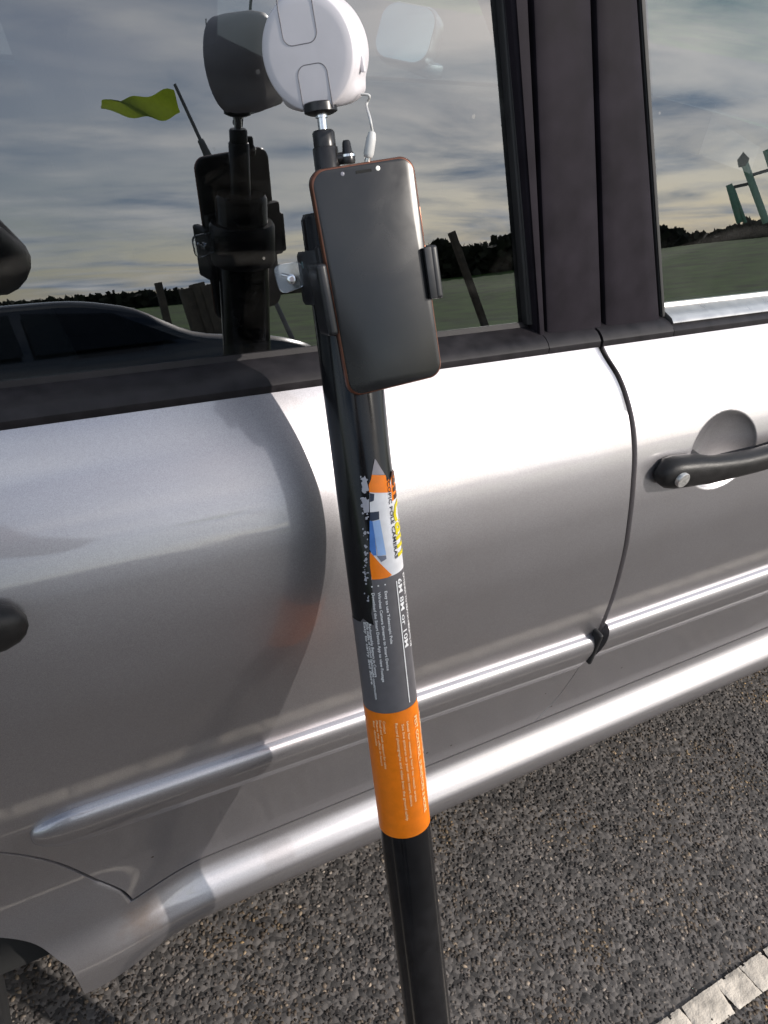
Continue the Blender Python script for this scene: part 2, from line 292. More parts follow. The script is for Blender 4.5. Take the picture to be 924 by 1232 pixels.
# worn white bay line, cracked into slabs of paint
PAINTED = vary(mat('worn_white_road_paint', (.47, .42, .355), .75), 28, .38, .1, .6, 320, bdist=.002)
line = bpy.data.objects.new('road_marking', None); COL.objects.link(line); line.location = (1, .15, 0); tag(line, kind='structure')
def vnoise(x, y, f, seed):                            # smooth value noise
    x, y = x * f, y * f; i, j = math.floor(x), math.floor(y); fx, fy = x - i, y - j; fx = fx*fx*(3-2*fx); fy = fy*fy*(3-2*fy)
    h = lambda a, b: (math.sin(a * 127.1 + b * 311.7 + seed * 74.7) * 43758.5453) % 1.0
    return (h(i, j)*(1-fx) + h(i+1, j)*fx)*(1-fy) + (h(i, j+1)*(1-fx) + h(i+1, j+1)*fx)*fy
x = -1.6; k_ = 0
while x < 3.6:
    ln = random.uniform(.05, .10); g_ = random.uniform(.0, .0045); k_ += 1; c = .0028; nx_, ny_ = int(ln / c), int(.046 / c); bm = bmesh.new(); V = {}
    sk1, sk2 = random.uniform(-.008, .008), random.uniform(-.008, .008); worn = random.uniform(.0, .12)
    def vert(i, j):
        if (i, j) not in V:
            X = x + ln * i / nx_ + (sk1 * (1 - i / nx_) + sk2 * i / nx_) * (j / ny_ - .5) + random.uniform(-.0005, .0005); Y = .1235 + .046 * j / ny_ + random.uniform(-.0005, .0005)
            e = min(i, nx_ - i, j, ny_ - j); V[(i, j)] = bm.verts.new((X, Y, .0034 + .0016 * min(1, e / 2) + .0017 * vnoise(X, Y, 160, 3) + .0010 * vnoise(X, Y, 420, 5)))
        return V[(i, j)]
    for i in range(nx_):
        for j in range(ny_):
            X, Y = x + ln * i / nx_, .1235 + .046 * j / ny_; e = min(i, nx_ - 1 - i, j, ny_ - 1 - j); q = vnoise(X, Y, 190, 9) * .6 + vnoise(X, Y, 60, 11) * .4
            if q < (.26 if e == 0 else .12 if e == 1 else .05 + worn * .4): continue
            bm.faces.new((vert(i, j), vert(i+1, j), vert(i+1, j+1), vert(i, j+1)))
    obj('paint_slab', bm, PAINTED, line, 180); x += ln + g_

# ---------------------------------------------------------------- silver car: side surface y = prof(z)
PZ = [.280, .290, .305, .322, .338, .352, .366, .378, .388, .402, .44, .50, .58, .66, .74, .80, .85, .89, .925, .955, .975]
PY = [.489, .482, .4745, .4705, .472, .480, .492, .499, .501, .500, .4965, .4895, .4815, .4757, .4735, .478, .488, .5035, .5265, .554, .576]
prof = pchip(PZ, PY)
profq = pchip([.28, .32, .40, .47, .54, .60], [.460, .460, .480, .4925, .4875, .4790])
def smooth(a, b, x): t = np.clip((x - a) / (b - a), 0, 1); return t * t * (3 - 2 * t)
CUPS = []
def ysurf(X, z):
    k = smooth(.02, .17, X)
    y = prof(z) * k + np.where(z < .6, profq(z), prof(z)) * (1 - k)
    y = y + .012 * np.maximum(0, np.abs(X - .8) - 1.2) ** 2
    for (cx, cz, rx, rz, tl, dep) in CUPS:
        dx, dz = X - cx, z - cz; u = dx * math.cos(tl) + dz * math.sin(tl); v = -dx * math.sin(tl) + dz * math.cos(tl)
        q = np.clip(1 - (u / rx) ** 2 - (v / rz) ** 2, 0, 1); y = y + dep * q ** .8
    return y
def hit(x, y, off=0.):
    r = ray(x, y); ts = np.linspace(.3, 2.6, 4000); P = O_[None] + ts[:, None] * r[None]
    g = P[:, 1] - (ysurf(P[:, 0], P[:, 2]) - off); i = np.argmax(g > 0); t = ts[i-1] + (ts[i] - ts[i-1]) * (-g[i-1]) / (g[i] - g[i-1]); return O_ + t * r
GT, GY, GZ = R_(12.5), .60, .985
GN = np.array([0, -math.cos(GT), math.sin(GT)])
def ghit(x, y, off=0.):
    p0 = np.array([0, GY, GZ]) + GN * off; r = ray(x, y); return O_ + r * (((p0 - O_) @ GN) / (r @ GN))
def gpt(X, z, off=0.): return Vector((X, GY + (z - GZ) * math.tan(GT), z)) + Vector(GN) * off

car = thing('silver_car', (0.8, 1.3, 0), 'silver car with black window pillars, seen along its side doors', 'car')
def line_xz(pts): return interp([(hit(*p)[2], hit(*p)[0]) for p in pts])
_sh = [(hit(*p)[2], hit(*p)[0]) for p in ((727, 425), (745, 455), (757, 490), (763, 530), (762, 580), (757, 630), (748, 680), (735, 725), (718, 765), (703, 792))]
shut = interp(_sh + [(.45, .695), (.40, .672), (.34, .640), (.975, _sh[0][1] - .004)])
_sm = [(hit(*p)[2], hit(*p)[0]) for p in ((0, 1025), (60, 1035), (110, 1055), (150, 1073))]
seam = interp(_sm + [(.375, _sm[-1][1] + .012), (.62, -.075), (.66, -.12), (.75, -.20), (.85, -.235), (.975, -.245)] if _sm[-1][0] > .377 else _sm[:-1] + [(.375, .085), (.62, -.075), (.66, -.12), (.75, -.20), (.85, -.235), (.975, -.245)])
_op = [(hit(*p)[2], hit(*p)[0]) for p in ((0, 1128), (40, 1135), (70, 1155), (85, 1166))]
opening = interp([(.28, .012)] + [q for q in _op if q[0] > .283] + [(.45, -.10), (.55, -.19), (.62, -.33)])

def panel(name, zs, XL, XR, ncol, parent, hem=(1, 1, 0), dens=None):
    bm = bmesh.new(); P = []
    us = dens if dens is not None else np.linspace(0, 1, ncol)
    for z in zs:
        a, b = float(XL(z)), float(XR(z)); X = a + (b - a) * us; Z = np.full_like(X, z)
        row = list(zip(X, ysurf(X, Z), Z))
        if hem[0]: row = [(row[0][0] + .001, row[0][1] + .016, z), (row[0][0] - .0002, row[0][1] + .0022, z)] + [(row[0][0] + .0007, row[0][1], z)] + row[1:]
        if hem[1]: row = row[:-1] + [(row[-1][0] - .0007, row[-1][1], z), (row[-1][0] + .0002, row[-1][1] + .0022, z), (row[-1][0] - .001, row[-1][1] + .016, z)]
        P.append(row)
    if hem[2]: P = [[(p[0], p[1] + .02, p[2] + .004) for p in P[0]]] + P
    grid(bm, P, True); return obj(name, bm, PAINT, parent, 60)
zs_door = np.concatenate([np.linspace(.392, .60, 34), np.linspace(.605, .972, 74)])
def gapw(z): return .0004 + .0030 * smooth(.52, .60, z)
rear_door = panel('rear_door', zs_door, seam, lambda z: shut(z) - gapw(z), 110, car)
c0 = hit(870, 548); cA, cB = hit(835, 556), hit(920, 540)
CUPS.append((c0[0], c0[2] + .004, .060, .047, math.atan2(cB[2] - cA[2], cB[0] - cA[0]), .019))
zs_f = np.concatenate([np.linspace(.392, .70, 40), np.linspace(.703, .972, 170)])
_d = np.concatenate([np.linspace(0, .27, 220), np.linspace(.275, 1, 60)])
front_door = panel('front_door', zs_f, lambda z: shut(z) + gapw(z), lambda z: 1.72 + .05 * (z - .6), 0, car, dens=_d)
CUPS.clear()
lc = hit(-14, 765); CUPS.append((lc[0] - .07, lc[2], .062, .05, 0, .02)); CUPS.clear()
bm = bmesh.new(); zs_s = np.concatenate([[.281], np.linspace(.284, .389, 40)]); P = []
us = np.concatenate([np.linspace(0, .12, 40), np.linspace(.13, 1, 60)])
for z in zs_s:
    a, b = float(opening(z)), 2.0; X = a + (b - a) * us; P.append(list(zip(X, ysurf(X, np.full_like(X, z)), np.full_like(X, z))))
P = [[(p[0], p[1] + .05, p[2] - .002) for p in P[0]], [(p[0], p[1] + .006, p[2] - .002) for p in P[0]]] + P + [[(p[0], p[1] + .03, p[2] + .002) for p in P[-1]]]
grid(bm, P, True)
zs_q = np.linspace(.389, .62, 40); P = []
for z in zs_q:
    a, b = float(opening(z)), float(seam(z)) - .0035; X = np.linspace(a, b, 26); row = list(zip(X, ysurf(X, np.full_like(X, z)), np.full_like(X, z)))
    P.append([(row[0][0] - .002, row[0][1] + .03, z), (row[0][0] - .001, row[0][1] + .002, z)] + row + [(row[-1][0] + .0012, row[-1][1] + .0022, z), (row[-1][0], row[-1][1] + .016, z)])
grid(bm, P, True); sill = obj('side_sill', bm, PAINT, car, 60)
bm = bmesh.new(); P = []
for z in np.concatenate([np.linspace(.62, .972, 30)]):
    X = np.linspace(-1.15, float(seam(z)) - .004, 40); P.append(list(zip(X, ysurf(X, np.full_like(X, z)) + .5 * np.maximum(0, -.75 - X) ** 2, np.full_like(X, z))))
grid(bm, P, True)
P = []
for k in range(25):                                   # arch behind the wheel
    a = R_(90 + 90 * k / 24); ox, oz = -.33 + .33 * math.cos(a), .29 + .33 * math.sin(a)
    P.append([(ox + (min(-1.15, ox) - ox) * t, float(ysurf(np.array(ox), np.array(max(oz, .3)))) + .5 * max(0, -.75 - (ox + (min(-1.15, ox) - ox) * t)) ** 2, oz) for t in np.linspace(0, 1, 8)])
grid(bm, P, True); obj('rear_quarter_panel', bm, PAINT, car, 60)
# dark structure behind the shut lines
bm = bmesh.new(); grid(bm, [[(X, float(prof(z)) + .035, z) for z in np.linspace(.30, .965, 14)] for X in (-.24, 2.0)]); fixn(bm); obj('inner_door_frame', bm, BLACK, car)

# mouldings along the doors
MT = np.polyfit(*zip(*[(hit(*p)[0], hit(*p)[2]) for p in ((35, 990), (200, 935), (440, 855), (600, 800), (715, 762))]), 1)
MB = np.polyfit(*zip(*[(hit(*p)[0], hit(*p)[2]) for p in ((200, 972), (440, 895), (640, 820))]), 1)
MT2 = np.polyfit(*zip(*[(hit(*p)[0], hit(*p)[2]) for p in ((724, 752), (924, 682))]), 1)
MB2 = np.polyfit(*zip(*[(hit(*p)[0], hit(*p)[2]) for p in ((720, 788), (924, 713))]), 1)
HV = interp([(0, -.002), (.015, .004), (.07, .0085), (.18, .0118), (.32, .013), (.55, .0115), (.8, .0075), (.96, .003), (1, -.002)])
def moulding(name, x0, x1, mt, mb, parent, taper0, taper1, slant=0.):
    bm = bmesh.new(); P = []; vs = np.concatenate([[0, .015, .04], np.linspace(.07, .96, 26), [1]])
    L_ = x1 - x0; us = np.concatenate([x0 + .05 * np.linspace(0, 1, 24) ** 1.6, np.linspace(x0 + .055, x1 - .012, 50), np.linspace(x1 - .011, x1, 8)])
    for X in us:
        zt, zb = np.polyval(mt, X), np.polyval(mb, X); hs = 1.0
        if taper0:
            t = min(1, (X - x0) / .05); q = math.sqrt(max(0, 1 - (1 - t) ** 2)); hs = q ** .7; c = zt * .62 + zb * .38; zt, zb = c + (zt - c) * (.15 + .85 * q), c + (zb - c) * (.15 + .85 * q)
        if taper1:
            t = min(1, (x1 - X) / .004); hs *= math.sqrt(max(0, 1 - (1 - t) ** 2)) * .75 + .25
        Xs = X + slant * (np.linspace(0, 1, len(vs)) - .5) * (1 if X > x1 - .1 else 0) * 0
        z = zt + (zb - zt) * vs; y = prof(z) - HV(vs) * hs
        P.append([(X, y[k], z[k]) for k in range(len(vs))])
    P.append([(p[0], prof(p[2]) + .006, p[2]) for p in P[-1]])
    if not taper0: P.insert(0, [(p[0], prof(p[2]) + .006, p[2]) for p in P[0]])
    grid(bm, P); fixn(bm); o = obj(name, bm, PAINT, parent, 50)
    return o
xe = float(shut(.56))
moulding('side_moulding', hit(33, 992)[0], xe - .008, MT, MB, rear_door, True, True)
moulding('side_moulding', xe + .007, 1.70, MT2, MB2, front_door, False, True)
# black end plug in the gap
pa, pb = Vector(hit(719, 758, .004)), Vector(hit(704, 793, .004)); ax = (pb - pa).normalized(); pn_ = Vector((0, -1, 0)); pn_ = (pn_ - ax * pn_.dot(ax)).normalized(); pw = ax.cross(pn_)
bm = bmesh.new(); box(bm, (pa + pb) / 2, ((pb - pa).length * .98, .0065, .022), (ax, pw, pn_), bev=.0035, seg=3); fixn(bm); obj('moulding_end_plug', bm, RUBBER, rear_door, 60)

# belt trims
def sweep_x(name, sec, x0, x1, material, parent, n=30, caps=True, fx=None):
    bm = bmesh.new(); rings = [[(X, p[0], p[1]) for p in sec] for X in np.linspace(x0, x1, n)]
    loft(bm, rings, caps); fixn(bm); return obj(name, bm, material, parent, 35)
SEC = [(.6035, .9860), (.5990, .9865), (.5970, .9820), (.586, .9805), (.575, .9785), (.5695, .9755), (.5655, .9715), (.5645, .9655), (.5665, .9605), (.572, .9585), (.590, .9585), (.6035, .962)]
xb = float(shut(.965))
sweep_x('belt_trim', SEC, -.30, xb - .0745, TRIM, rear_door)
sweep_x('belt_trim', SEC, xb - .0735, xb - .002, TRIM, rear_door)
xf = ghit(799, 384, .012)[0]
sweep_x('belt_trim', SEC, xb + .002, xf - .002, TRIM, front_door)
SECL = [(.590, .9785), (.5725, .9765), (.5655, .9715), (.5645, .9655), (.5665, .9605), (.572, .9585), (.590, .9585)]
SECU = [(.6035, .9900), (.5990, .9905), (.5970, .9865), (.586, .9850), (.576, .9825), (.5715, .9785), (.5725, .9772), (.590, .9792), (.6035, .981)]
sweep_x('belt_trim', SECL, xf - .001, 1.70, TRIM, front_door)
sweep_x('bright_belt_strip', SECU, xf, 1.70, BRIGHT, front_door)

# pillar covers, door frame strips and window seals, all lying along the sloping glass
def xz_at(pts, z, off):                     # straight line through two pixels, at height z
    a, b = ghit(*pts[0], off), ghit(*pts[1], off); return a[0] + (b[0] - a[0]) * (z - a[2]) / (b[2] - a[2])
ZT = 1.42
def bow(z): return -.006 * math.sin(max(0, min(1, (z - .97) / .45)) * math.pi)
def plate(name, le, ri, off, material, parent, z0, z1=ZT, bev=.003, dep=.014, inset=.0015):
    bm = bmesh.new(); rows = []
    zs = np.linspace(z0, z1, 24)
    for z in zs:
        a, b = xz_at(le, z, off) + inset, xz_at(ri, z, off) - inset
        row = [gpt(a, z, off - dep), gpt(a, z, off - bev), gpt(a + bev * .3, z, off - bev * .3), gpt(a + bev, z, off)]
        row += [gpt(a + (b - a) * t, z, off + .0012 * math.sin(t * math.pi)) for t in (.25, .5, .75)]
        row += [gpt(b - bev, z, off), gpt(b - bev * .3, z, off - bev * .3), gpt(b, z, off - bev), gpt(b, z, off - dep)]
        rows.append([p for p in row])
    lo = [p - Vector((0, 0, .0)) for p in rows[0]]
    grid(bm, rows); bm.faces.new([v for v in bm.verts[:len(lo)]][::-1]) if False else None
    fixn(bm); return obj(name, bm, material, parent, 40)
PL = {'a': ((612, 0), (646, 408)), 'b': ((640, 0), (657, 408)), 'c': ((712.5, 0), (725.5, 402)), 'd': ((715.5, 0), (727.5, 402)), 'e': ((768, 0), (795, 392)), 'f': ((777, 0), (801, 385))}
plate('pillar_cover', PL['b'], PL['c'], .016, PILLAR, rear_door, .972)
plate('pillar_cover', PL['d'], PL['e'], .016, PILLAR, front_door, .972)
plate('window_frame_strip', PL['a'], PL['b'], .017, PILLAR, rear_door, .974, bev=.009, inset=.0008)
plate('window_frame_strip', PL['e'], PL['f'], .013, RUBBER, front_door, .978, bev=.004, inset=.0004)
bm = bmesh.new(); grid(bm, [[gpt(xz_at(PL['a'], z, 0) - .004, z, -.002), gpt(xz_at(PL['f'], z, 0) + .004, z, -.002)] for z in (.965, ZT)]); fixn(bm); obj('pillar_post', bm, BLACK, car)
plate('window_seal', ((603, 0), (634, 392)), ((613, 0), (647, 392)), .008, RUBBER, rear_door, .985, bev=.003, inset=0)
def window(name, le, ri, parent, x0=None, x1=None, z0=.968, z1=ZT):
    bm = bmesh.new(); nz_, nx_ = 20, 20; rows = []
    for z in np.linspace(z0, z1, nz_):
        a = x0 if x0 is not None else xz_at(le, z, 0); b = x1 if x1 is not None else xz_at(ri, z, 0)
        rows.append([gpt(a + (b - a) * t, z) for t in np.linspace(0, 1, nx_)])
    f_ = grid(bm, rows, False); n = len(bm.faces)
    bm.faces.ensure_lookup_table()
    if bm.faces[0].normal.y > 0 or True:
        bm.normal_update()
        if bm.faces[0].normal.y > 0: bmesh.ops.reverse_faces(bm, faces=bm.faces[:])
    k = grid(bm, [[p - Vector(GN) * .004 for p in r] for r in rows], False); bm.normal_update(); bm.faces.ensure_lookup_table()
    for f in bm.faces[n:]:
        f.material_index = 1
    if bm.faces[n].normal.y < 0: bmesh.ops.reverse_faces(bm, faces=bm.faces[n:])
    return obj(name, bm, [GLASS, GLASS_IN], parent, 180)
window('window_glass', None, ((608, 0), (641, 392)), rear_door, x0=-.24)
window('window_glass', ((772, 0), (797, 385)), None, front_door, x1=1.66)

# door handles
def handle(name, path, widths, depths, parent, material=HANDLE):
    """path: points on the handle's outer face; oval sections"""
    bm = bmesh.new(); rings = []
    for p, h_, d_ in zip(path, widths, depths):
        ring = []
        for a in np.linspace(0, 2*math.pi, 24, endpoint=False):
            ca, sa = math.cos(a), math.sin(a); e = .75
            ring.append((p[0], p[1] + d_ * (1 - math.copysign(abs(ca) ** e, ca)) , p[2] + h_ * math.copysign(abs(sa) ** e, sa)))
        rings.append(ring)
    loft(bm, rings); fixn(bm); return obj(name, bm, material, parent, 70)
hl = hit(801, 579, .022); hm = hit(861, 571, .03); hr = hit(926, 556, .034)
slope = (hr[2] - hm[2]) / (hr[0] - hm[0])
pts, wd, dp = [], [], []
for t in np.concatenate([[0, .004, .012, .024], np.linspace(.04, .30, 16), [.312, .320, .324]]):
    X = hl[0] + t; z = hl[2] + (hm[2] - hl[2]) * min(1, t / (hm[0] - hl[0])) + max(0, X - hm[0]) * slope
    e0 = math.sqrt(max(.02, 1 - (1 - min(1, t / .022)) ** 2)); e1 = math.sqrt(max(.02, 1 - (1 - min(1, (.325 - t) / .02)) ** 2)); e = min(e0, e1)
    out = .024 + .013 * math.sin(math.pi * min(1, max(0, (t - .01) / .30)))
    pts.append((X, float(prof(z)) - out + (1 - e) * .010, z)); wd.append((.0190 - .0046 * smooth(.03, .13, t)) * e); dp.append(max(.006, (.0125 if .06 < t < .27 else .016) * e))
hd = handle('door_handle', pts, wd, dp, car)
lk = hit(822, 578, .027); bm = bmesh.new(); lathe(bm, Vector(lk) + Vector((0, .004, 0)), (0, -1, 0), [(0, .0092), (.0045, .0092), (.0055, .0085), (.0058, 0)], 28); fixn(bm)
lock = obj('lock_cylinder', bm, vary(mat('worn_steel', (.52, .51, .49), .38, .7), 300, .25, .1), hd, 40)
for X in (.06, .285):
    bm = bmesh.new(); box(bm, (hl[0] + X, float(prof(hm[2])) - .004, hm[2] + slope * max(0, X - .1)), (.03, .034, .022), bev=.004)
    fixn(bm); obj('handle_mount', bm, HANDLE, hd, 40)
hl2 = hit(36, 757, .020); pts, wd, dp = [], [], []
for t in np.concatenate([[0, .003, .008, .018], np.linspace(.03, .20, 12)]):
    e = math.sqrt(max(.02, 1 - (1 - min(1, t / .02)) ** 2)); X = hl2[0] - t; z = hl2[2] + .03 * t
    pts.append((X, float(prof(z)) - .022 + (1 - e) * .008 - .01 * math.sin(math.pi * t / .2), z)); wd.append((.0185 - .003 * smooth(.05, .13, t)) * e); dp.append(max(.005, .0135 * e))
hd2 = handle('door_handle', pts[::-1], wd[::-1], dp[::-1], car)

# rear wheel, mud flap, underside
bm = bmesh.new(); wc = (-.37, .58, .295)
lathe(bm, wc, (0, 1, 0), [(0, .20), (-.006, .215), (-.004, .265), (.01, .285), (.03, .2945), (.16, .2945), (.18, .285), (.195, .26), (.19, .20)], 64); fixn(bm)
wh = obj('wheel', bm, TYRE, car, 40)
bm = bmesh.new(); lathe(bm, (wc[0], wc[1] + .015, wc[2]), (0, -1, 0), [(-.14, .205), (.01, .205), (.012, .19), (-.01, .17), (-.005, .06), (.005, .05), (.006, 0)], 48); fixn(bm); obj('rim', bm, vary(mat('alloy', (.45, .45, .46), .35, .9), 30, .1, .1), wh, 40)
wh2 = wh.copy(); COL.objects.link(wh2); wh2.parent = car; wh2.location = wh.location + Vector((2.62, 0, 0))
_r = wh.children[0].copy(); COL.objects.link(_r); _r.parent = wh2
bm = bmesh.new(); box(bm, (-.085, .62, .17), (.008, .17, .30), bev=.002); fixn(bm); obj('mud_flap', bm, RUBBER, car, 40)
bm = bmesh.new(); box(bm, (.85, 1.34, .27), (2.1, 1.5, .06)); box(bm, (-.35, 1.34, .45), (.75, 1.1, .3)); box(bm, (2.35, 1.34, .45), (.9, 1.1, .3)); fixn(bm); obj('underbody', bm, BLACK, car, 0)

# cabin, roof, far side and ends of the car
FAB = vary(mat('dark_seat_fabric', (.022, .021, .022), .9), 60, .4, .05)
bm = bmesh.new(); box(bm, (.70, .655, .66), (1.95, .05, .60), bev=.015); fixn(bm); obj('inner_door_card', bm, FAB, car, 40)
bm = bmesh.new(); box(bm, (.75, 1.34, .33), (2.6, 1.4, .05)); fixn(bm); obj('cabin_floor', bm, FAB, car, 0)
def seat(name, x, y, wdt):
    bm = bmesh.new(); box(bm, (x, y, .58), (.50, wdt, .16), bev=.05, seg=4)
    box(bm, (x - .28, y, .88), (.13, wdt, .62), (Vector((1, 0, .25)).normalized(), Vector((0, 1, 0)), Vector((-.25, 0, 1)).normalized()), bev=.05, seg=4); fixn(bm)
    s = obj(name, bm, FAB, car, 60)
    for k in ((-.45, 0, .45) if wdt > 1 else (0,)):
        bm = bmesh.new(); box(bm, (x - .37, y + k, 1.24), (.09, .25, .17), bev=.04, seg=4); fixn(bm); obj('headrest', bm, FAB, s, 60)
seat('seat', .64, .98, .50); seat('seat', .64, 1.70, .50); seat('rear_seat', -.02, 1.34, 1.28)
def side_pts(y_of, z0): pass
bm = bmesh.new(); P = []
for t in np.linspace(0, 1, 21):
    y = .692 + t * (1.988 - .692); zc = 1.42 + .11 * math.sin(math.pi * t) ** .7
    P.append([(X, y, zc - .05 * ((X - .35) / 1.0) ** 2 * .6) for X in np.linspace(-.75, 1.35, 22)])
grid(bm, P); fixn(bm); obj('roof', bm, PAINT, car, 60)
bm = bmesh.new(); P = []                                # far side skin
for z in np.linspace(.28, .972, 30): P.append([(X, 2.68 - float(prof(z)) - .012 * max(0, abs(X - .8) - 1.2) ** 2, z) for X in np.linspace(-1.15, 3.0, 40)])
grid(bm, P); fixn(bm); obj('far_side_body', bm, PAINT, car, 60)
for X0, X1, tp in ((-.85, -.6, .1), (.52, .70, -.02), (1.62, 1.72, -.42)):
    for far in (0, 1):
        y0, y1 = (.612, .695) if not far else (2.068, 1.985)
        if not far and X0 == .52: continue
        bm = bmesh.new(); grid(bm, [[(X0, y0, .972), (X1, y0, .972)], [(X0 + tp, y1, 1.42), (X1 + tp, y1, 1.42)]])
        bmesh.ops.solidify(bm, geom=bm.faces[:], thickness=.03); fixn(bm); obj('window_pillar', bm, PILLAR, car, 0)
bm = bmesh.new(); P = []
for X, zt, yi in ((1.70, 1.0, 0.0), (2.1, .96, .01), (2.6, .90, .03), (2.9, .80, .08), (3.05, .62, .14), (3.08, .40, .16)):
    P.append([(X, .52 + yi + (1.64 - 2 * yi) * t, zt + .05 * math.sin(math.pi * t)) for t in np.linspace(0, 1, 15)])
grid(bm, P); P = []
for z in np.linspace(.62, .972, 12): P.append([(X, float(ysurf(np.array(X), np.array(z))) + .10 * max(0, X - 2.5) ** 2, z - .12 * max(0, X - 2.3) ** 2) for X in np.linspace(1.735, 2.95, 24)])
grid(bm, P); fixn(bm); obj('front_body', bm, PAINT, car, 60)
bm = bmesh.new(); P = []
for X, z in ((-.75, 1.38), (-.95, 1.15), (-1.12, .98), (-1.17, .7), (-1.15, .38)): P.append([(X, .62 + 1.44 * t, z) for t in np.linspace(0, 1, 9)])
grid(bm, P); fixn(bm); obj('tailgate', bm, PAINT, car, 60)
bm = bmesh.new(); grid(bm, [[(1.75, .66, 1.0), (1.75, 2.02, 1.0)], [(1.33, .72, 1.41), (1.33, 1.96, 1.41)]]); fixn(bm); obj('windscreen', bm, GLASS_IN, car, 0)
bm = bmesh.new(); box(bm, (1.55, 1.34, .82), (.35, 1.35, .28), bev=.06, seg=3); fixn(bm); obj('dashboard', bm, FAB, car, 40)

# ---------------------------------------------------------------- telescopic pole leaning against the car
def at_y(x, y, Y): r = ray(x, y); return Vector(O_ + r * (Y / r[1]))
PA, PB = at_y(515.5, 1232, .232), at_y(428, 490, .480)
PD = (PB - PA).normalized(); PBOT = PA + PD * ((0.006 - PA.z) / PD.z); PR = .0240
def axis_near(x, y):                         # point of the pole's axis nearest to a line of sight
    r = Vector(ray(x, y)); o = Vector(O_); w0 = PBOT - o; b = PD.dot(r); d = PD.dot(w0); e = r.dot(w0)
    return (b * e - d) / (1 - b * b)
S_TOP = axis_near(399, 255)
_mid = PBOT + PD * axis_near(472, 855); _tc = (Vector(O_) - _mid); E1 = (_tc - PD * _tc.dot(PD)).normalized(); E2 = PD.cross(E1) * -1
if E2.dot(Vector(ROT[:, 0])) < 0: E2 = -E2
def cyl(u, s, r): ph = u / r; return PBOT + PD * s + (E1 * math.cos(ph) + E2 * math.sin(ph)) * r
def cyl_hit(x, y, r=PR):                     # pixel -> (arc length, height along pole)
    d = Vector(ray(x, y)); o = Vector(O_) - PBOT; dp = d - PD * d.dot(PD); op = o - PD * o.dot(PD)
    a, b, c = dp.dot(dp), 2 * dp.dot(op), op.dot(op) - r * r; q = b * b - 4 * a * c
    t = (-b - math.sqrt(max(q, 0))) / (2 * a); p = o + d * t; pp = p - PD * p.dot(PD)
    return math.atan2(pp.dot(E2), pp.dot(E1)) * r, p.dot(PD)
pole = thing('telescopic_pole', PBOT, 'tall black telescopic pole with grey and orange label leaning against the car', 'pole')
GLOSS = vary(mat('gloss_black_tube', (.008, .008, .009), .16), 80, .3, .06); GLOSS.node_tree.nodes['Principled BSDF'].inputs['Specular IOR Level'].default_value = .32
bm = bmesh.new(); lathe(bm, PBOT, PD, [(0, 0), (0, PR - .002), (.004, PR), (S_TOP - .004, PR), (S_TOP, PR - .002), (S_TOP, 0)], 96); fixn(bm); obj('tube', bm, GLOSS, pole, 40)
bm = bmesh.new(); lathe(bm, PBOT - PD * .004, PD, [(0, 0), (0, PR + .001), (.004, PR + .003), (.03, PR + .003), (.032, PR + .0002)], 64); fixn(bm); obj('rubber_foot', bm, RUBBER, pole, 40)
def lab(name, col, rough=.38): return vary(mat(name, col, rough), 120, .07, .08)
L_GREY, L_ORANGE, L_WHITE = lab('grey_label', (.115, .108, .114)), lab('orange_label', (.90, .21, .002)), lab('white_label', (.72, .71, .72))
L_BLUE, L_PALE, L_NAVY, L_TXT, L_DARK, L_YEL, L_BRN = lab('blue_print', (.06, .18, .50)), lab('pale_blue_print', (.30, .45, .72)), lab('navy_print', (.02, .03, .06)), lab('white_print', (.80, .79, .78)), lab('black_print', (.03, .025, .03)), lab('yellow_print', (.72, .60, .01)), lab('brown_print', (.09, .03, .012))
L_CREAM = lab('cream_print', (.95, .72, .38)); L_SCRAP = lab('torn_paper', (.36, .36, .40), .6); L_TIP = lab('grey_tip', (.30, .27, .29))
def wrap_poly(name, us, r, material, parent=pole, step=.0016):
    """a flat outline in (u, s), cut into strips and rolled round the tube"""
    bm = bmesh.new(); vs = [bm.verts.new((u, s, 0)) for u, s in us]; bm.faces.new(vs)
    u0, u1 = min(p[0] for p in us), max(p[0] for p in us)
    for k in range(1, int((u1 - u0) / step) + 1):
        g = bm.verts[:] + bm.edges[:] + bm.faces[:]
        bmesh.ops.bisect_plane(bm, geom=g, plane_co=(u0 + k * step, 0, 0), plane_no=(1, 0, 0))
    bmesh.ops.triangulate(bm, faces=bm.faces[:])
    for v in bm.verts: u = v.co.x * r / PR; v.co = cyl(u, v.co.y, r)
    bm.normal_update(); c = PBOT + PD * us[0][1]
    for f in bm.faces:
        m_ = f.calc_center_median() - PBOT; m_ = m_ - PD * m_.dot(PD)
        if f.normal.dot(m_) < 0: f.normal_flip()
    return obj(name, bm, material, parent, 60)
def px(pts): return [cyl_hit(*p) for p in pts]
UE = PR * 1.95                                # round the right-hand edge, out of sight
def s_at(x, y): return cyl_hit(x, y)[1]
sG0, sG1, sO0 = s_at(470, 696), s_at(472, 858), s_at(491, 1008)
# orange label: all round
bm = bmesh.new()
def band(name, s0, s1, r, material, u0=-math.pi, u1=math.pi):
    bm = bmesh.new(); n = 72; P = [[PBOT + PD * s + (E1 * math.cos(a) + E2 * math.sin(a)) * rr for a in np.linspace(u0, u1, n)] for s, rr in ((s0, PR - .0002), (s0, r), (s1, r), (s1, PR - .0002))]
    grid(bm, P); fixn(bm); return obj(name, bm, material, pole, 30)
orange = band('orange_label', sO0, sG1, PR + .0004, L_ORANGE)
uL = cyl_hit(446, 720)[0]
gl_px = [(447, 697), (449, 718), (447, 738), (450, 752), (444, 750), (441, 747), (437, 744), (434, 748)]
grey_pts = [(UE, sG1 + .0002), (-PR * 1.6, sG1 + .0002), (-PR * 1.6, s_at(434, 748))] + px(gl_px[::-1]) + [cyl_hit(470, 692), (UE * .45, s_at(470, 690) - .0005), (UE, s_at(470, 690) - .0005)]
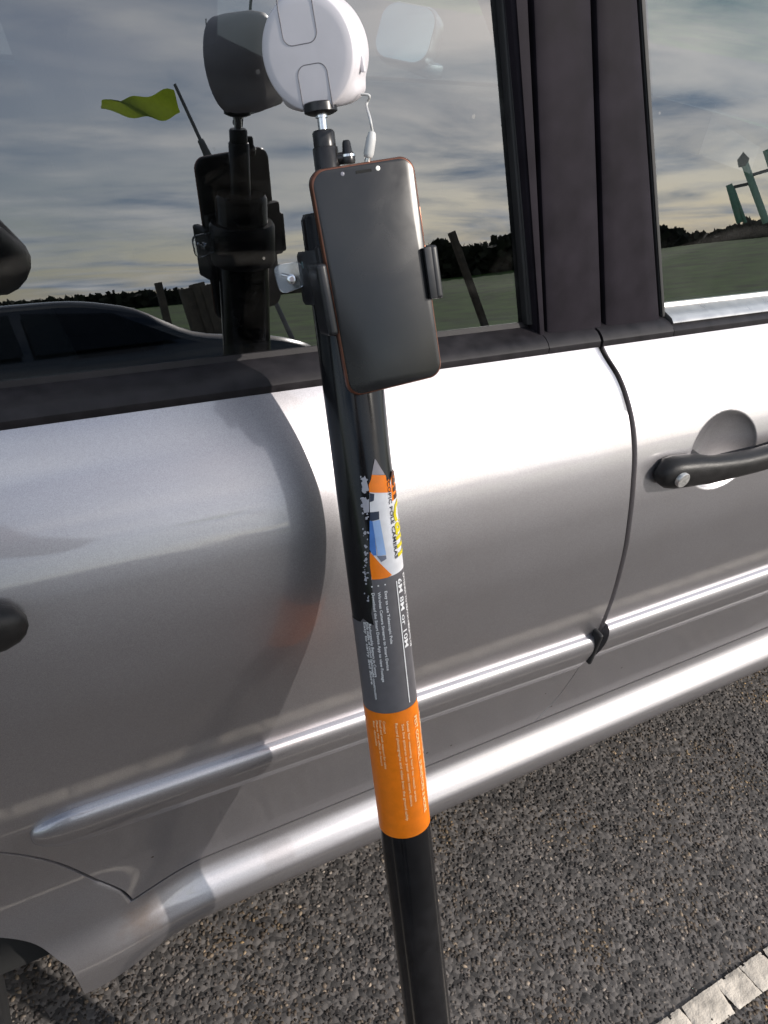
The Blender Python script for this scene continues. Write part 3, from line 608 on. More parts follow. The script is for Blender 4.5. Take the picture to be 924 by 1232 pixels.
grey = wrap_poly('grey_label', grey_pts, PR + .0003, L_GREY)
sW0 = s_at(470, 693)
white_px = [(444.5, 592), (445.5, 640), (447, 697)]
white = wrap_poly('white_label', px(white_px) + [(cyl_hit(470, 693)[0], sW0), (UE, sW0), (UE, s_at(474, 568)), cyl_hit(472.5, 566), cyl_hit(470, 572), cyl_hit(469, 580), cyl_hit(468, 592)], PR + .0004, L_WHITE)
torn = wrap_poly('orange_top_strip', px([(447, 571), (463, 571.5), (464.5, 577), (467, 576), (469, 583), (470, 592), (444, 592), (443.5, 583), (446, 577)]), PR + .0007, L_ORANGE)
wrap_poly('grey_tip', px([(450.5, 552), (452.5, 554), (457, 562), (462.5, 571), (447, 571), (449, 560)]), PR + .0006, L_TIP)
wrap_poly('blue_print', px([(444.6, 626), (449, 627), (453, 668), (449, 668), (444.8, 661)]), PR + .0007, L_BLUE, white)
wrap_poly('pale_blue_print', px([(448, 627), (456.5, 625), (464, 667), (454.5, 668.5)]), PR + .00085, L_PALE, white)
wrap_poly('navy_print', px([(445, 616), (455.6, 615), (456, 624.5), (445, 627)]), PR + .0007, L_NAVY, white)
wrap_poly('navy_print', px([(444.8, 593), (450, 594), (449.5, 602), (445, 604)]), PR + .0007, L_NAVY, white)
wrap_poly('grey_print', px([(453, 668.5), (464, 668), (464.5, 672), (458.5, 676)]), PR + .0007, lab('slate_print', (.16, .17, .22)), white)
wrap_poly('orange_corner', px([(445, 664), (449, 668), (457, 677.5), (471, 691.5), (466, 694.5), (456, 696.5), (447.5, 696.8), (445.2, 680)]), PR + .0007, L_ORANGE, white)
wrap_poly('brown_backing', [cyl_hit(469.5, 574), cyl_hit(470.5, 594), cyl_hit(471, 603), (UE * .75, s_at(474, 600)), (UE * .75, s_at(474, 566)), cyl_hit(472.5, 566)], PR + .0006, L_ORANGE, white)
# scraps of torn paper left on the tube
rs = random.Random(3)
for k in range(64):
    y = rs.uniform(570, 735); xl = 436.5 + (y - 570) * .028; xx = xl + rs.uniform(-3.0, 5.2) * (1.0 if y < 660 else .6)
    if y > 640: xx = min(xx, 443.5)
    n = rs.randint(4, 6); sz = rs.uniform(.9, 2.5) * (1.25 if y < 612 else .8); a0 = rs.uniform(0, 6.28); ar = rs.uniform(.35, .8)
    wrap_poly('paper_scrap', px([(xx + sz * math.cos(a0 + 6.28 * j / n) * rs.uniform(.6, 1.3), y + sz * ar * 1.6 * math.sin(a0 + 6.28 * j / n) * rs.uniform(.6, 1.3)) for j in range(n)]), PR + .00035 + .00002 * (k % 7), L_SCRAP, white)
wrap_poly('paper_scrap', px([(436, 577), (439, 572), (441, 578), (444, 590), (436, 592)]), PR + .0005, L_SCRAP, white)
wrap_poly('paper_scrap', px([(436, 604), (444, 600), (444, 616), (438, 617)]), PR + .0005, L_SCRAP, white)
FONT_CACHE = {}
def text(name, body, u, s, size, material, parent, r=PR + .0010, bold=0.0, stretch=None):
    """lettering that reads down the pole, letter tops towards +u"""
    cu = bpy.data.curves.new('lettering', 'FONT'); cu.body = body; cu.size = size; cu.resolution_u = 2; cu.offset = bold
    o = bpy.data.objects.new('lettering', cu); COL.objects.link(o); bpy.context.view_layer.update()
    me = bpy.data.meshes.new_from_object(o.evaluated_get(bpy.context.evaluated_depsgraph_get())); bpy.data.objects.remove(o)
    co = np.array([v.co[:] for v in me.vertices])
    if len(co) == 0: return
    wd = co[:, 0].max() - co[:, 0].min(); k = (stretch / wd) if stretch else 1.0
    bm = bmesh.new(); bm.from_mesh(me); bpy.data.meshes.remove(me)
    if size > .012:
        for q in range(1, 40):
            g = bm.verts[:] + bm.edges[:] + bm.faces[:]; bmesh.ops.bisect_plane(bm, geom=g, plane_co=(0, q * .0015 - .012, 0), plane_no=(0, 1, 0))
    for v in bm.verts: v.co = cyl((u + v.co.y) * r / PR, s - (v.co.x - co[:, 0].min()) * k, r)
    bm.normal_update()
    for f in bm.faces:
        m_ = f.calc_center_median() - PBOT
        if f.normal.dot(m_ - PD * m_.dot(PD)) < 0: f.normal_flip()
    return obj(name, bm, material, parent, 0)
def dtext(name, body, p0, p1, size, material, parent, **kw):   # from pixel p0 (start of baseline) to p1 (its end)
    u, s = cyl_hit(*p0); _, s1 = cyl_hit(*p1); return text(name, body, u, s, size, material, parent, stretch=s - s1, **kw)
dtext('lettering', 'all', (469.6, 567), (471.5, 602), .030, L_BRN, white, bold=.0006)
dtext('lettering', 'Cam', (471.5, 605), (477.5, 670), .032, L_YEL, white, bold=.0006)
dtext('lettering', 'SCOPIC POLE CAMERAS', (464.0, 575), (471.2, 674), .0052, L_DARK, white, bold=.00008)
dtext('lettering', '6M 8M or 10M', (477.4, 697), (485.4, 780), .0074, L_TXT, grey, bold=.0001)
dtext('lettering', 'EXTENDS TO REACH HEIGHTS OF', (483.0, 690), (493, 778), .0055, L_TXT, grey, bold=.0001)
a, b = cyl_hit(475.6, 699), cyl_hit(488.0, 847); wrap_poly('white_rule', [(a[0], a[1]), (a[0] + .0011, a[1]), (a[0] + .0011, b[1]), (a[0], b[1])], PR + .0008, L_TXT, grey)
for bod, p0, p1, d in (('Easy to use Telescopic Pole', (462.2, 711), (471, 774), (463, 703)),
                       ('Wireless Camera Streams to Smart Device', (454.3, 712), (467, 806), (455, 704.5)),
                       ('Download the Smart Device App to view Footage', (447.3, 713), (460.5, 820), (447.6, 705.5)),
                       ('Rechargeable Battery in Camera', (443.8, 750), (452, 814), None),
                       ('Pole made of carbon lightweight construction', (440.6, 748), (449.5, 840), None), ('Easy to carry and store', (437.9, 748), (445.0, 822), None)):
    dtext('lettering', bod, p0, p1, .0032, L_TXT, grey, bold=.00006)
    if d: u, s = cyl_hit(*d); wrap_poly('bullet', [(u + .0007 * math.cos(k), s + .0007 * math.sin(k)) for k in np.linspace(0, 6.28, 9)[:-1]], PR + .0008, L_TXT, grey, .01)
for bod, p0, p1, sz, mt_ in (('PEST CONTROL, SURVEYORS & MORE', (497.2, 862), (508.8, 978), .0058, L_CREAM), ('ROOFING, GUTTER CLEANING, PROPERTY', (502.5, 858), (514.0, 960), .0058, L_CREAM), ('INSPECTION', (506.2, 856), (517.0, 955), .0058, L_CREAM),
                        ('Ideal for viewing hard to reach areas', (488.2, 868), (497.2, 965), .0032, L_CREAM), ('See live pictures on your own smart device', (482.5, 871), (492.6, 970), .0032, L_CREAM), ('Record photographs and video from the ground safely', (475, 870), (487.6, 987), .0032, L_CREAM),
                        ('Contact', (460.8, 867), (463, 882), .003, L_CREAM), ('Email and web support for sales', (456.4, 866), (462.4, 924), .0030, L_CREAM), ('Phone the office in hours', (452.6, 866), (458.5, 920), .0030, L_CREAM), ('for details', (449.3, 866), (452.5, 896), .0030, L_CREAM)):
    dtext('lettering', bod, p0, p1, sz, mt_, orange, bold=.00012 if sz > .005 else .00003)

# ---------------------------------------------------------------- phone
PW, PH, PT = .077, .157, .0085
PHC = Vector((.29303, .47749, CAM_H - .20384))
_rx = Vector((.97980616, -.10581395, .16965642)).normalized(); _dn = Vector((.1213902, -.35944067, -.92523879)); _dn = (_dn - _rx * _dn.dot(_rx)).normalized(); _n = _rx.cross(_dn)
def ph(x, y, z=0.): return PHC + _rx * x - _dn * y + _n * z         # x right, y up, z into the back
phone = thing('smartphone', ph(0, -PH/2, PT/2), 'copper edged black smartphone with blank screen clamped on the pole', 'phone')
COPPER = vary(mat('copper_edge', (.20, .085, .055), .32, .75), 200, .12, .08)
SCREEN = mat('phone_screen_glass', (.010, .010, .011), .24, 0, IOR=1.52)
_sn = SCREEN.node_tree.nodes; _nz = _sn.new('ShaderNodeTexNoise'); _nz.inputs['Scale'].default_value = 22; _nz.inputs['Detail'].default_value = 6; _nz.inputs['Distortion'].default_value = 1.5; _mr = _sn.new('ShaderNodeMapRange'); _mr.inputs['To Min'].default_value = .13; _mr.inputs['To Max'].default_value = .36
_tc = _sn.new('ShaderNodeTexCoord'); SCREEN.node_tree.links.new(_tc.outputs['Object'], _nz.inputs[0]); SCREEN.node_tree.links.new(_nz.outputs[0], _mr.inputs[0]); SCREEN.node_tree.links.new(_mr.outputs[0], _sn['Principled BSDF'].inputs['Roughness'])
RCT = rounded_rect(PW, PH, .0105, 10)
def sc_(k): return [((abs(p[0]) - k) * (1 if p[0] > 0 else -1), (abs(p[1]) - k) * (1 if p[1] > 0 else -1)) for p in RCT]
bm = bmesh.new(); loft(bm, [[ph(p[0], p[1], z) for p in sc_(k)] for k, z in ((.0012, .0004), (.0004, .0012), (0, .0026), (0, PT - .0026), (.0006, PT - .001), (.0025, PT))]); fixn(bm); obj('case', bm, COPPER, phone, 50)
bm = bmesh.new(); loft(bm, [[ph(p[0], p[1], z) for p in sc_(k)] for k, z in ((-.0001, PT - .0035), (-.0001, PT - .0024), (.0004, PT - .0008), (.0022, PT + .0004))]); fixn(bm); obj('back_cover', bm, mat('black_back_cover', (.012, .012, .013), .3), phone, 50)
bm = bmesh.new(); loft(bm, [[ph(p[0], p[1], z) for p in sc_(k)] for k, z in ((.0014, .0012), (.0014, .0002), (.0022, -.0002))]); fixn(bm); obj('screen', bm, SCREEN, phone, 50)
bm = bmesh.new(); loft(bm, [[ph(p[0] * .15, .0728 + p[1] * .012 * 1.0, z) for p in RCT] for z in (-.0004, -.0001)][::-1]); fixn(bm); obj('earpiece', bm, BLACK, phone, 30)
for xx, rd, mm in ((.0105, .0016, mat('flash_lens', (.75, .75, .72), .2)), (-.0155, .0014, mat('camera_lens', (.16, .16, .19), .1))):
    bm = bmesh.new(); lathe(bm, ph(xx, .0732, -.0001), -_n, [(-.0004, rd), (.0004, rd), (.0006, rd * .7), (.0006, 0)], 20); fixn(bm); obj('lens', bm, mm, phone, 40)
for y0, ln in ((.034, .020), (.012, .011)):
    bm = bmesh.new(); box(bm, ph(PW/2 + .0002, y0, PT * .5), (.0012, ln, .0022), (_rx, -_dn, _n), bev=.0004); fixn(bm); obj('side_button', bm, COPPER, phone, 40)

# ---------------------------------------------------------------- phone holder clamped to the pole
holder = thing('phone_holder', ph(0, -.02, .02), 'black plastic spring clamp holding the phone on the pole', 'holder')
HP = vary(mat('holder_black_plastic', (.014, .014, .016), .38), 120, .3, .1)
bm = bmesh.new(); box(bm, ph(0, .004, PT + .006), (.080, .052, .009), (_rx, -_dn, _n), bev=.003); fixn(bm); obj('back_plate', bm, HP, holder, 40)
bm = bmesh.new(); box(bm, ph(PW/2 + .0038, -.002, .006), (.0062, .038, .021), (_rx, -_dn, _n), bev=.0026, seg=3); box(bm, ph(PW/2 + .0008, -.002, -.0024), (.009, .037, .0036), (_rx, -_dn, _n), bev=.0015); fixn(bm); obj('jaw', bm, HP, holder, 50)
bm = bmesh.new(); box(bm, ph(-PW/2 - .0042, -.006, .009), (.0075, .050, .026), (_rx, -_dn, _n), bev=.003, seg=3); fixn(bm); obj('jaw', bm, HP, holder, 50)
sc0 = axis_near(408, 330)
bm = bmesh.new(); lathe(bm, PBOT + PD * (sc0 - .019), PD, [(0, PR + .0004), (0, PR + .005), (.003, PR + .0065), (.035, PR + .0065), (.038, PR + .005), (.038, PR + .0004)], 64); fixn(bm); obj('pole_clamp', bm, HP, holder, 40)
# clear lever with its screw, sticking out to the left
lv = Vector(O_ + ray(349, 333) * (PHC - Vector(O_)).length * 1.03)
lr = (_rx * .985 - _dn * .06).normalized(); lu = (-_dn - lr * (-_dn).dot(lr)).normalized(); lno = lr.cross(lu)
bm = bmesh.new(); rr_ = rounded_rect(.021, .0205, .005, 6); loft(bm, [[lv + lr * p[0] + lu * p[1] * (1 - .10 * (p[0] > 0)) + lno * z for p in rr_] for z in (-.0016, .0016)]); bmesh.ops.bevel(bm, geom=bm.edges[:], offset=.0004, segments=1, affect='EDGES'); fixn(bm)
CLEAR = mat('clear_plastic', (.85, .90, .95), .06, 0, IOR=1.49); CLEAR.node_tree.nodes['Principled BSDF'].inputs['Transmission Weight'].default_value = .9
lever = obj('clear_lever', bm, CLEAR, holder, 30)
bm = bmesh.new(); lathe(bm, lv + lr * .001 - lu * .002, (Vector(O_) - lv).normalized(), [(-.003, .0035), (.003, .0035), (.0036, .0026), (.0036, .0016), (.0022, .0016), (.0022, 0)], 24); tube(bm, [lv - lr * .006 + lu * .003, lv + lr * .002 - lu * .001], .0014, 10); fixn(bm); obj('screw', bm, CHROME, lever, 40)
bm = bmesh.new(); box(bm, lv + lr * .0145 + lu * .0002, (.009, .017, .010), (lr, lu, lno), bev=.0015); fixn(bm); obj('hinge_block', bm, vary(mat('teal_grey_plastic', (.06, .10, .11), .25), 200, .2, .1), holder, 40)
bm = bmesh.new(); tp_ = lv + lr * .0145
for k in (-.0042, .0042): lathe(bm, tp_ + lu * k + lno * (-.0056 if lno.dot(Vector(O_) - lv) < 0 else .0056), (Vector(O_) - lv).normalized(), [(-.001, .0026), (.0008, .0026), (.0012, .0018), (.0012, 0)], 16)
fixn(bm); obj('rivets', bm, CHROME, holder, 40)
bm = bmesh.new(); box(bm, tp_ + lr * .010 - lno * 0 + lu * -.006, (.014, .030, .013), (lr, lu, lno), bev=.003); fixn(bm); obj('clamp_arm', bm, HP, holder, 40)

# ---------------------------------------------------------------- ball head and camera on top of the pole
def on_axis(x, y): return PBOT + PD * axis_near(x, y)
mount = thing('ball_head', on_axis(391, 195), 'black ball head with side knob on top of the pole', 'mount')
m0 = axis_near(397, 245); m1 = axis_near(388.5, 157); hh = m1 - m0
HEADM = vary(mat('anodised_black', (.018, .017, .018), .3, .2), 200, .3, .08)
bm = bmesh.new(); q0 = PBOT + PD * m0
lathe(bm, q0, PD, [(-.01, 0), (-.01, .0092), (hh * .76, .0092), (hh * .77, .0088), (hh * .775, .0080), (hh * .97, .0080), (hh, .0068), (hh, 0)], 48); fixn(bm); obj('body', bm, HEADM, mount, 40)
kx = q0 + PD * hh * .60; kr = (Vector(ROT[:, 0]) - PD * Vector(ROT[:, 0]).dot(PD)).normalized()
bm = bmesh.new(); tube(bm, [kx + kr * .008, kx + kr * .0125], .0042, 20); lathe(bm, kx + kr * .0155 - PD * .004, PD, [(0, 0), (0, .0048), (.002, .0052), (.006, .0052), (.008, .0036), (.014, .0030), (.0155, .0022), (.0155, 0)], 24); fixn(bm); kn = obj('knob', bm, HEADM, mount, 40)
bm = bmesh.new(); lathe(bm, kx + kr * .0155 + PD * .0005, PD, [(0, .0050), (0, .0055), (.0016, .0055), (.0016, .0050)], 24); fixn(bm); obj('washer', bm, CHROME, kn, 40)
t0 = PBOT + PD * m1; t1 = PBOT + PD * axis_near(386.5, 137)
bm = bmesh.new(); tube(bm, [t0 - PD * .002, t1], .0033, 20); lathe(bm, t1 - PD * .0026, PD, [(0, 0), (0, .0044), (.0022, .0044), (.0022, 0)], 20); fixn(bm); obj('stud', bm, CHROME, mount, 40)
bm = bmesh.new(); lathe(bm, t1, PD, [(-.0005, 0), (-.0005, .0085), (.001, .0118), (.0062, .0118), (.007, .011), (.007, 0)], 40); fixn(bm); obj('platform', bm, HEADM, mount, 40)

CW = vary(mat('white_camera_plastic', (.60, .575, .60), .38), 60, .03, .06); GROOVE = mat('panel_groove', (.16, .15, .16), .6)
cdist = (t1 + PD * .03 - Vector(O_)).length
CC = Vector(O_ + ray(369.5, 63.5) * cdist * .985)
tv = (Vector(O_) - CC).normalized(); rc = Vector(ROT[:, 0])
yaw = R_(18); fa = (tv * math.cos(yaw) - rc * math.sin(yaw)).normalized(); upc = (PD - fa * PD.dot(fa)).normalized(); rtc = upc.cross(fa)
if rtc.dot(rc) < 0: rtc = -rtc
RW, RH = .0332, .0362
camera = thing('security_camera', t1 + PD * .007, 'round white security camera with two seamed panels on top of the pole', 'camera')
def cam_ring(k, s, base=0.):
    out = []
    for a in np.linspace(0, 2*math.pi, 72, endpoint=False):
        x_, y_ = RW * k * math.cos(a), RH * k * math.sin(a)
        if base: y_ = max(y_, -RH * k * .95)
        sq = smooth(-.50, -.93, math.sin(a)) * base; x_ *= 1 + .38 * sq
        out.append(CC + rtc * x_ + upc * y_ + fa * s)
    return out
bm = bmesh.new()
rings = [cam_ring(k, s, b) for k, s, b in ((.30, .0004, 0), (.80, .0003, 0), (.95, 0, 0), (.982, -.0006, 0), (1.0, -.0022, 0), (1.003, -.006, .05), (1.02, -.009, .6), (1.03, -.014, 1), (1.03, -.034, 1), (.97, -.043, .8), (.8, -.050, .3), (.4, -.054, 0))]
loft(bm, rings); fixn(bm); obj('housing', bm, CW, camera, 45)
def groove(pts):
    pts = [(a[0] + (b[0]-a[0])*k/6, a[1] + (b[1]-a[1])*k/6) for a, b in zip(pts, pts[1:]) for k in range(6)] + [pts[-1]]
    bm = bmesh.new(); tube(bm, [CC + rtc * x_ + upc * y_ + fa * (.0002 - (.0006 * max(0, (math.hypot(x_ / RW, y_ / RH) - .93) / .07))) for x_, y_ in pts], .00042, 6); fixn(bm); return obj('panel_seam', bm, GROOVE, camera, 60)
def U_path(xc, w_, ye, yc, up):                       # straight sides from the rim to a rounded end
    r = .0065; s = 1 if up else -1; P = [(xc - w_/2, ye)]
    yb = yc
    for k in range(9): a = math.pi + (math.pi/2) * k / 8; P.append((xc - w_/2 + r + r*math.cos(a), yb + s * (r + r*math.sin(a))))
    for k in range(9): a = 1.5*math.pi + (math.pi/2) * k / 8; P.append((xc + w_/2 - r + r*math.cos(a), yb + s * (r + r*math.sin(a))))
    P.append((xc + w_/2, ye)); return P
groove(U_path(-.003, .0245, .0350, .0055, True)); groove(U_path(.0015, .0215, -.0352, -.0070, False))
bm = bmesh.new(); box(bm, CC + rtc * (RW * 1.0) - upc * .012 - fa * .016, (.003, .010, .005), (rtc, upc, fa), bev=.001); fixn(bm); obj('port_cover', bm, CW, camera, 40)
# charging cable from the camera into the phone
cb0 = CC + rtc * .0285 - upc * .030 - fa * .018; plug = ph(.0055, PH/2 + .0005, PT/2)
cable = thing('charging_cable', plug, 'short white cable looping from the camera down into the phone', 'cable')
CBM = vary(mat('white_cable', (.50, .50, .49), .45), 200, .06, .05)
pl1 = Vector(O_ + ray(448, 158) * (plug - Vector(O_)).length)
ctrl = [cb0, cb0 + rtc * .006 - upc * .002, Vector(O_ + ray(441, 127) * ((cb0 - Vector(O_)).length)), Vector(O_ + ray(445, 142) * ((plug - Vector(O_)).length)), pl1]
def spline(c, n=10):
    out = []
    for i in range(len(c) - 1):
        p0, p1, p2, p3 = c[max(i-1, 0)], c[i], c[i+1], c[min(i+2, len(c)-1)]
        for k in range(n):
            t = k / n; out.append(.5 * ((2*p1) + (p2-p0)*t + (2*p0-5*p1+4*p2-p3)*t*t + (3*p1-p0-3*p2+p3)*t*t*t))
    return out + [c[-1]]
bm = bmesh.new(); tube(bm, spline(ctrl), .0009, 10); fixn(bm); obj('wire', bm, CBM, cable, 60)
pd_ = (plug - pl1); bm = bmesh.new(); tube(bm, [pl1 + pd_ * t for t in (0, .06, .25, .75, .86, .9)], [.0016, .0026, .0034, .0036, .0030, .0022], 16); fixn(bm); obj('plug', bm, CBM, cable, 50)
bm = bmesh.new(); tube(bm, [pl1 + pd_ * t for t in (.88, 1.04)], .0022, 12); fixn(bm); obj('metal_tip', bm, BRIGHT, cable, 50)

bm = bmesh.new(); box(bm, (.85, 2.04, .66), (3.2, .06, .62), bev=.015); fixn(bm); obj('inner_door_card', bm, FAB, car, 40)
bm = bmesh.new(); grid(bm, [[(-.8, 2.062, .97), (1.7, 2.062, .97)], [(-.7, 1.99, 1.42), (1.3, 1.99, 1.42)]]); fixn(bm); obj('far_window_glass', bm, GLASS_IN, car, 0)
bm = bmesh.new(); grid(bm, [[(X, y, 1.405 + .1 * math.sin(math.pi * (y - .7) / 1.28)) for X in (-.74, 1.33)] for y in np.linspace(.7, 1.98, 9)]); fixn(bm); obj('headlining', bm, FAB, car, 40)
bm = bmesh.new(); box(bm, (-.68, 1.34, .75), (.06, 1.36, .85), bev=.01); fixn(bm); obj('boot_partition', bm, FAB, car, 0)

# ---------------------------------------------------------------- what stands behind the photographer and shows in the windows
def mir(x, y, d):                                     # point seen by reflection in the side glass, d metres beyond it
    h = ghit(x, y); r = ray(x, y); v = r - 2 * (r @ GN) * GN; return Vector(h + v * d)
GRASS = vary(mat('rough_grass', (.045, .100, .008), .9), .9, .6, 0, .8, 9, bdist=.05)
HEDGE = vary(mat('hedge_leaves', (.030, .032, .016), .9), 3, .5, 0)
bm = bmesh.new(); rows = []
for r in [10.5, 12, 14, 18, 24, 32, 44, 60, 90, 140, 300, 900]:
    row = []
    for k in range(73):
        a = R_(5 * k); dirx, diry = math.sin(a), math.cos(a)
        up = math.tan(R_(1.3 + .7 * math.exp(-((5 * k - 128) / 14.) ** 2)))
        z = -.02 if r < 13 else (1.05 + r * up) * smooth(12, 60, r) - .02
        if r > 140: z = (1.05 + 140 * up)
        k2 = max(abs(dirx), abs(diry)); rr = r if r > 40 else max(r, 10.5)
        row.append((dirx * rr + 1, diry * rr, z if not (diry > -.2) else min(z, -.02 + .001 * r)))
    rows.append(row)
grid(bm, rows); fixn(bm)
for f in bm.faces:
    if f.normal.z < 0: f.normal_flip()
tag(obj('field', bm, GRASS, None, 180), kind='structure')
def leaf_cloud(n, fn, size, seed=0):
    g = np.random.default_rng(seed); c = np.array([fn(g) for _ in range(n)]); a = g.normal(size=(n, 3)); a /= np.linalg.norm(a, axis=1)[:, None]; b = np.cross(a, g.normal(size=(n, 3))); b /= np.linalg.norm(b, axis=1)[:, None]
    s_ = size * g.uniform(.6, 1.4, (n, 1)); P = np.stack([c - a*s_ - b*s_*.6, c + a*s_ - b*s_*.6, c + a*s_ + b*s_*.6, c - a*s_ + b*s_*.6], 1).reshape(-1, 3)
    return P, [tuple(range(4*i, 4*i+4)) for i in range(n)]
def groundz(x, y): r = math.hypot(x - 1, y); up = math.tan(R_(1.3)); return (1.05 + r * up) * float(smooth(12, 60, r)) - .02
def hedge(name, p0, p1, h, w_, label, seed, n=5000):
    p0, p1 = Vector(p0), Vector(p1)
    def fn(g):
        t = g.uniform(); c = p0.lerp(p1, t); hh_ = h * (.75 + .25 * math.sin(t * 23 + seed) * math.sin(t * 7.3) + .2 * g.uniform())
        return (c.x + g.normal(0, w_ * .4), c.y + g.normal(0, w_ * .4), groundz(c.x, c.y) + g.uniform(0, 1) ** .7 * hh_)
    t = thing(name, p0, label, 'hedge'); v, f = leaf_cloud(n, fn, .32, seed); pyobj('foliage', v, f, HEDGE, t, 0)
    bm = bmesh.new(); tube(bm, [p0.lerp(p1, k / 8) + Vector((0, 0, groundz(*p0.lerp(p1, k / 8)[:2]) - p0.lerp(p1, k/8).z + h * .3)) for k in range(9)], h * .28, 8); fixn(bm); obj('stems', bm, HEDGE, t, 60)
def dirp(az, d): return (math.sin(R_(az)) * d + 1, math.cos(R_(az)) * d, 0)
hedge('dark_hedge', dirp(112, 62), dirp(140, 66), 1.9, 1.0, 'long dark hedge along the top of the green field', 1)
hedge('bushy_hedge', dirp(139, 58), dirp(150, 60), 2.3, 1.2, 'bushy brown hedge clump at the edge of the green field', 2, 3000)
hedge('low_hedge', dirp(150, 66), dirp(200, 60), 1.0, .8, 'low hedge line behind the parked dark car', 3, 4000)
WOOD = vary(mat('weathered_wood', (.12, .095, .065), .8), 12, .4, .1, .4, 60)
def post(name, base, top, r, label):
    b_, t_ = Vector(base), Vector(top); bm = bmesh.new(); u, v, d = frame_for(t_ - b_); ln = (t_ - b_).length
    box(bm, b_ + (t_ - b_) * .5, (r * 2, r * 2, ln), (u, v, d), bev=r * .2); fixn(bm); o = obj(name, bm, WOOD, None, 40); return tag(o, label, 'post')
def post_px(name, xt, yt, xb, d, r, label):
    t_ = mir(xt, yt, d); b_ = mir(xb[0], xb[1], d); k = (b_ - t_); g_ = groundz(t_.x, t_.y) if d > 12 else -.01
    b_ = t_ + k * ((t_.z - g_) / max(.05, -k.z)); post(name, b_, t_, r, label)
post_px('wooden_post', 190, 340, (201, 385), 8.2, .035, 'thin leaning wooden post behind the parked dark car')
post_px('wooden_post', 543, 279, (562, 332), 11.5, .045, 'leaning wooden post at the edge of the field')
for i, (xx, yy, lb) in enumerate(((224, 347, 'shortest of three thick weathered posts standing together'), (236, 341, 'tallest of three thick weathered posts standing together'), (247, 343, 'squared middle height post of three standing together'))):
    post_px('weathered_post', xx, yy, (xx + 24, yy + 78), 8.6, .075, lb)
FG = vary(mat('lime_flag_cloth', (.22, .31, .02), .7), 20, .3, .05); _n2 = FG.node_tree.nodes; _tr = _n2.new('ShaderNodeBsdfTranslucent'); _tr.inputs[0].default_value = (.30, .40, .03, 1); _ms = _n2.new('ShaderNodeMixShader'); _ms.inputs[0].default_value = .5
FG.node_tree.links.new(_n2['Principled BSDF'].outputs[0], _ms.inputs[1]); FG.node_tree.links.new(_tr.outputs[0], _ms.inputs[2]); FG.node_tree.links.new(_ms.outputs[0], _n2['Material Output'].inputs[0])
FD = 12.0; f_top = mir(210, 101, FD); f_low = mir(259, 207, FD); k_ = f_low - f_top; f_base = f_top + k_ * ((f_top.z + .02) / -k_.z)
fl = thing('flag_on_pole', f_base, 'lime green pennant flying from a leaning thin pole', 'flag')
bm = bmesh.new(); tube(bm, [f_base, f_top], [.045, .022], 12); lathe(bm, f_top + k_ * .62, k_, [(0, 0), (0, .045), (.25, .06), (.3, 0)], 12); fixn(bm); obj('flag_pole', bm, vary(mat('grey_pole', (.22, .22, .22), .5), 10, .2, .1), fl, 60)
e_t, e_b, tip = mir(209, 108, FD), mir(217, 138, FD), mir(122, 124, FD); tip2 = mir(124, 129, FD); P = []
nrm = Vector(GN)
for i in range(21):
    t = i / 20; a = e_t.lerp(tip, t); b = e_b.lerp(tip2, t); sag = Vector((0, 0, -.10 * math.sin(math.pi * t)))
    P.append([a.lerp(b, q / 8) + sag * (q / 8) + Vector((.0, .10 * math.sin(9 * t + q * .35) * (t + .1), .03 * math.sin(14 * t + q))) for q in range(9)])
bm = bmesh.new(); grid(bm, P); fixn(bm); obj('pennant', bm, FG, fl, 180)
GRN = vary(mat('green_painted_steel', (.10, .30, .20), .5), 20, .2, .1); LGR = vary(mat('pale_green_panel', (.35, .55, .42), .5), 20, .15, .1)
GD = 26.0
fr_ = thing('climbing_frame', mir(905, 268, GD), 'green steel climbing frame standing on the field', 'frame')
for (x0, y0), (x1, y1), rr_, mm in (((895, 194), (922, 268), .10, LGR), ((877, 222), (890, 268), .09, GRN), ((881, 224), (897, 268), .05, GRN), ((922, 180), (950, 268), .10, LGR)):
    bm = bmesh.new(); tube(bm, [mir(x0, y0, GD), mir(x1, y1, GD)], rr_, 12); fixn(bm); obj('frame_leg', bm, mm, fr_, 60)
for (x0, y0), (x1, y1) in (((879, 226), (901, 221)), ((900, 212), (940, 200))):
    bm = bmesh.new(); tube(bm, [mir(x0, y0, GD), mir(x1, y1, GD)], .045, 8); fixn(bm); obj('crossbar', bm, BLACK, fr_, 60)
bm = bmesh.new(); lathe(bm, mir(894, 196, GD), (0, 0, 1), [(-.1, .12), (.1, .16), (.3, 0)], 10); fixn(bm); obj('finial', bm, BLACK, fr_, 60)
# dark parked car seen in the glass
DP = mat('dark_navy_paint', (.010, .012, .018), .25, .3); DP.node_tree.nodes['Principled BSDF'].inputs['Coat Weight'].default_value = 1
dc = thing('dark_parked_car', (.9, -6.4, 0), 'dark navy hatchback parked across the car park', 'car')
sil = [(-2.35, .30), (-2.40, .62), (-2.25, .86), (-1.75, 1.22), (-1.35, 1.34), (-.4, 1.36), (.15, 1.28), (.75, .98), (1.5, .86), (1.82, .70), (1.88, .42), (1.80, .28)]
sx = pchip(range(len(sil)), [p[0] for p in sil]); sz_ = pchip(range(len(sil)), [p[1] for p in sil]); tt = np.linspace(0, len(sil) - 1, 60)
rings = []
for y, k in ((-7.25, .93), (-7.2, .985), (-7.1, 1), (-5.7, 1), (-5.6, .985), (-5.55, .93)):
    rings.append([(1.1 + (sx(t) + .25) * (k if k > .95 else .97), y + (.16 if y < -6.4 else -.16) * max(0, (float(sz_(t)) - .85) / .5), .3 + (sz_(t) - .3) * k * .92) for t in tt])
bm = bmesh.new(); loft(bm, rings); fixn(bm); obj('body', bm, DP, dc, 40)
DG = mat('dark_car_glass', (.01, .012, .014), .04, 0, IOR=1.6)
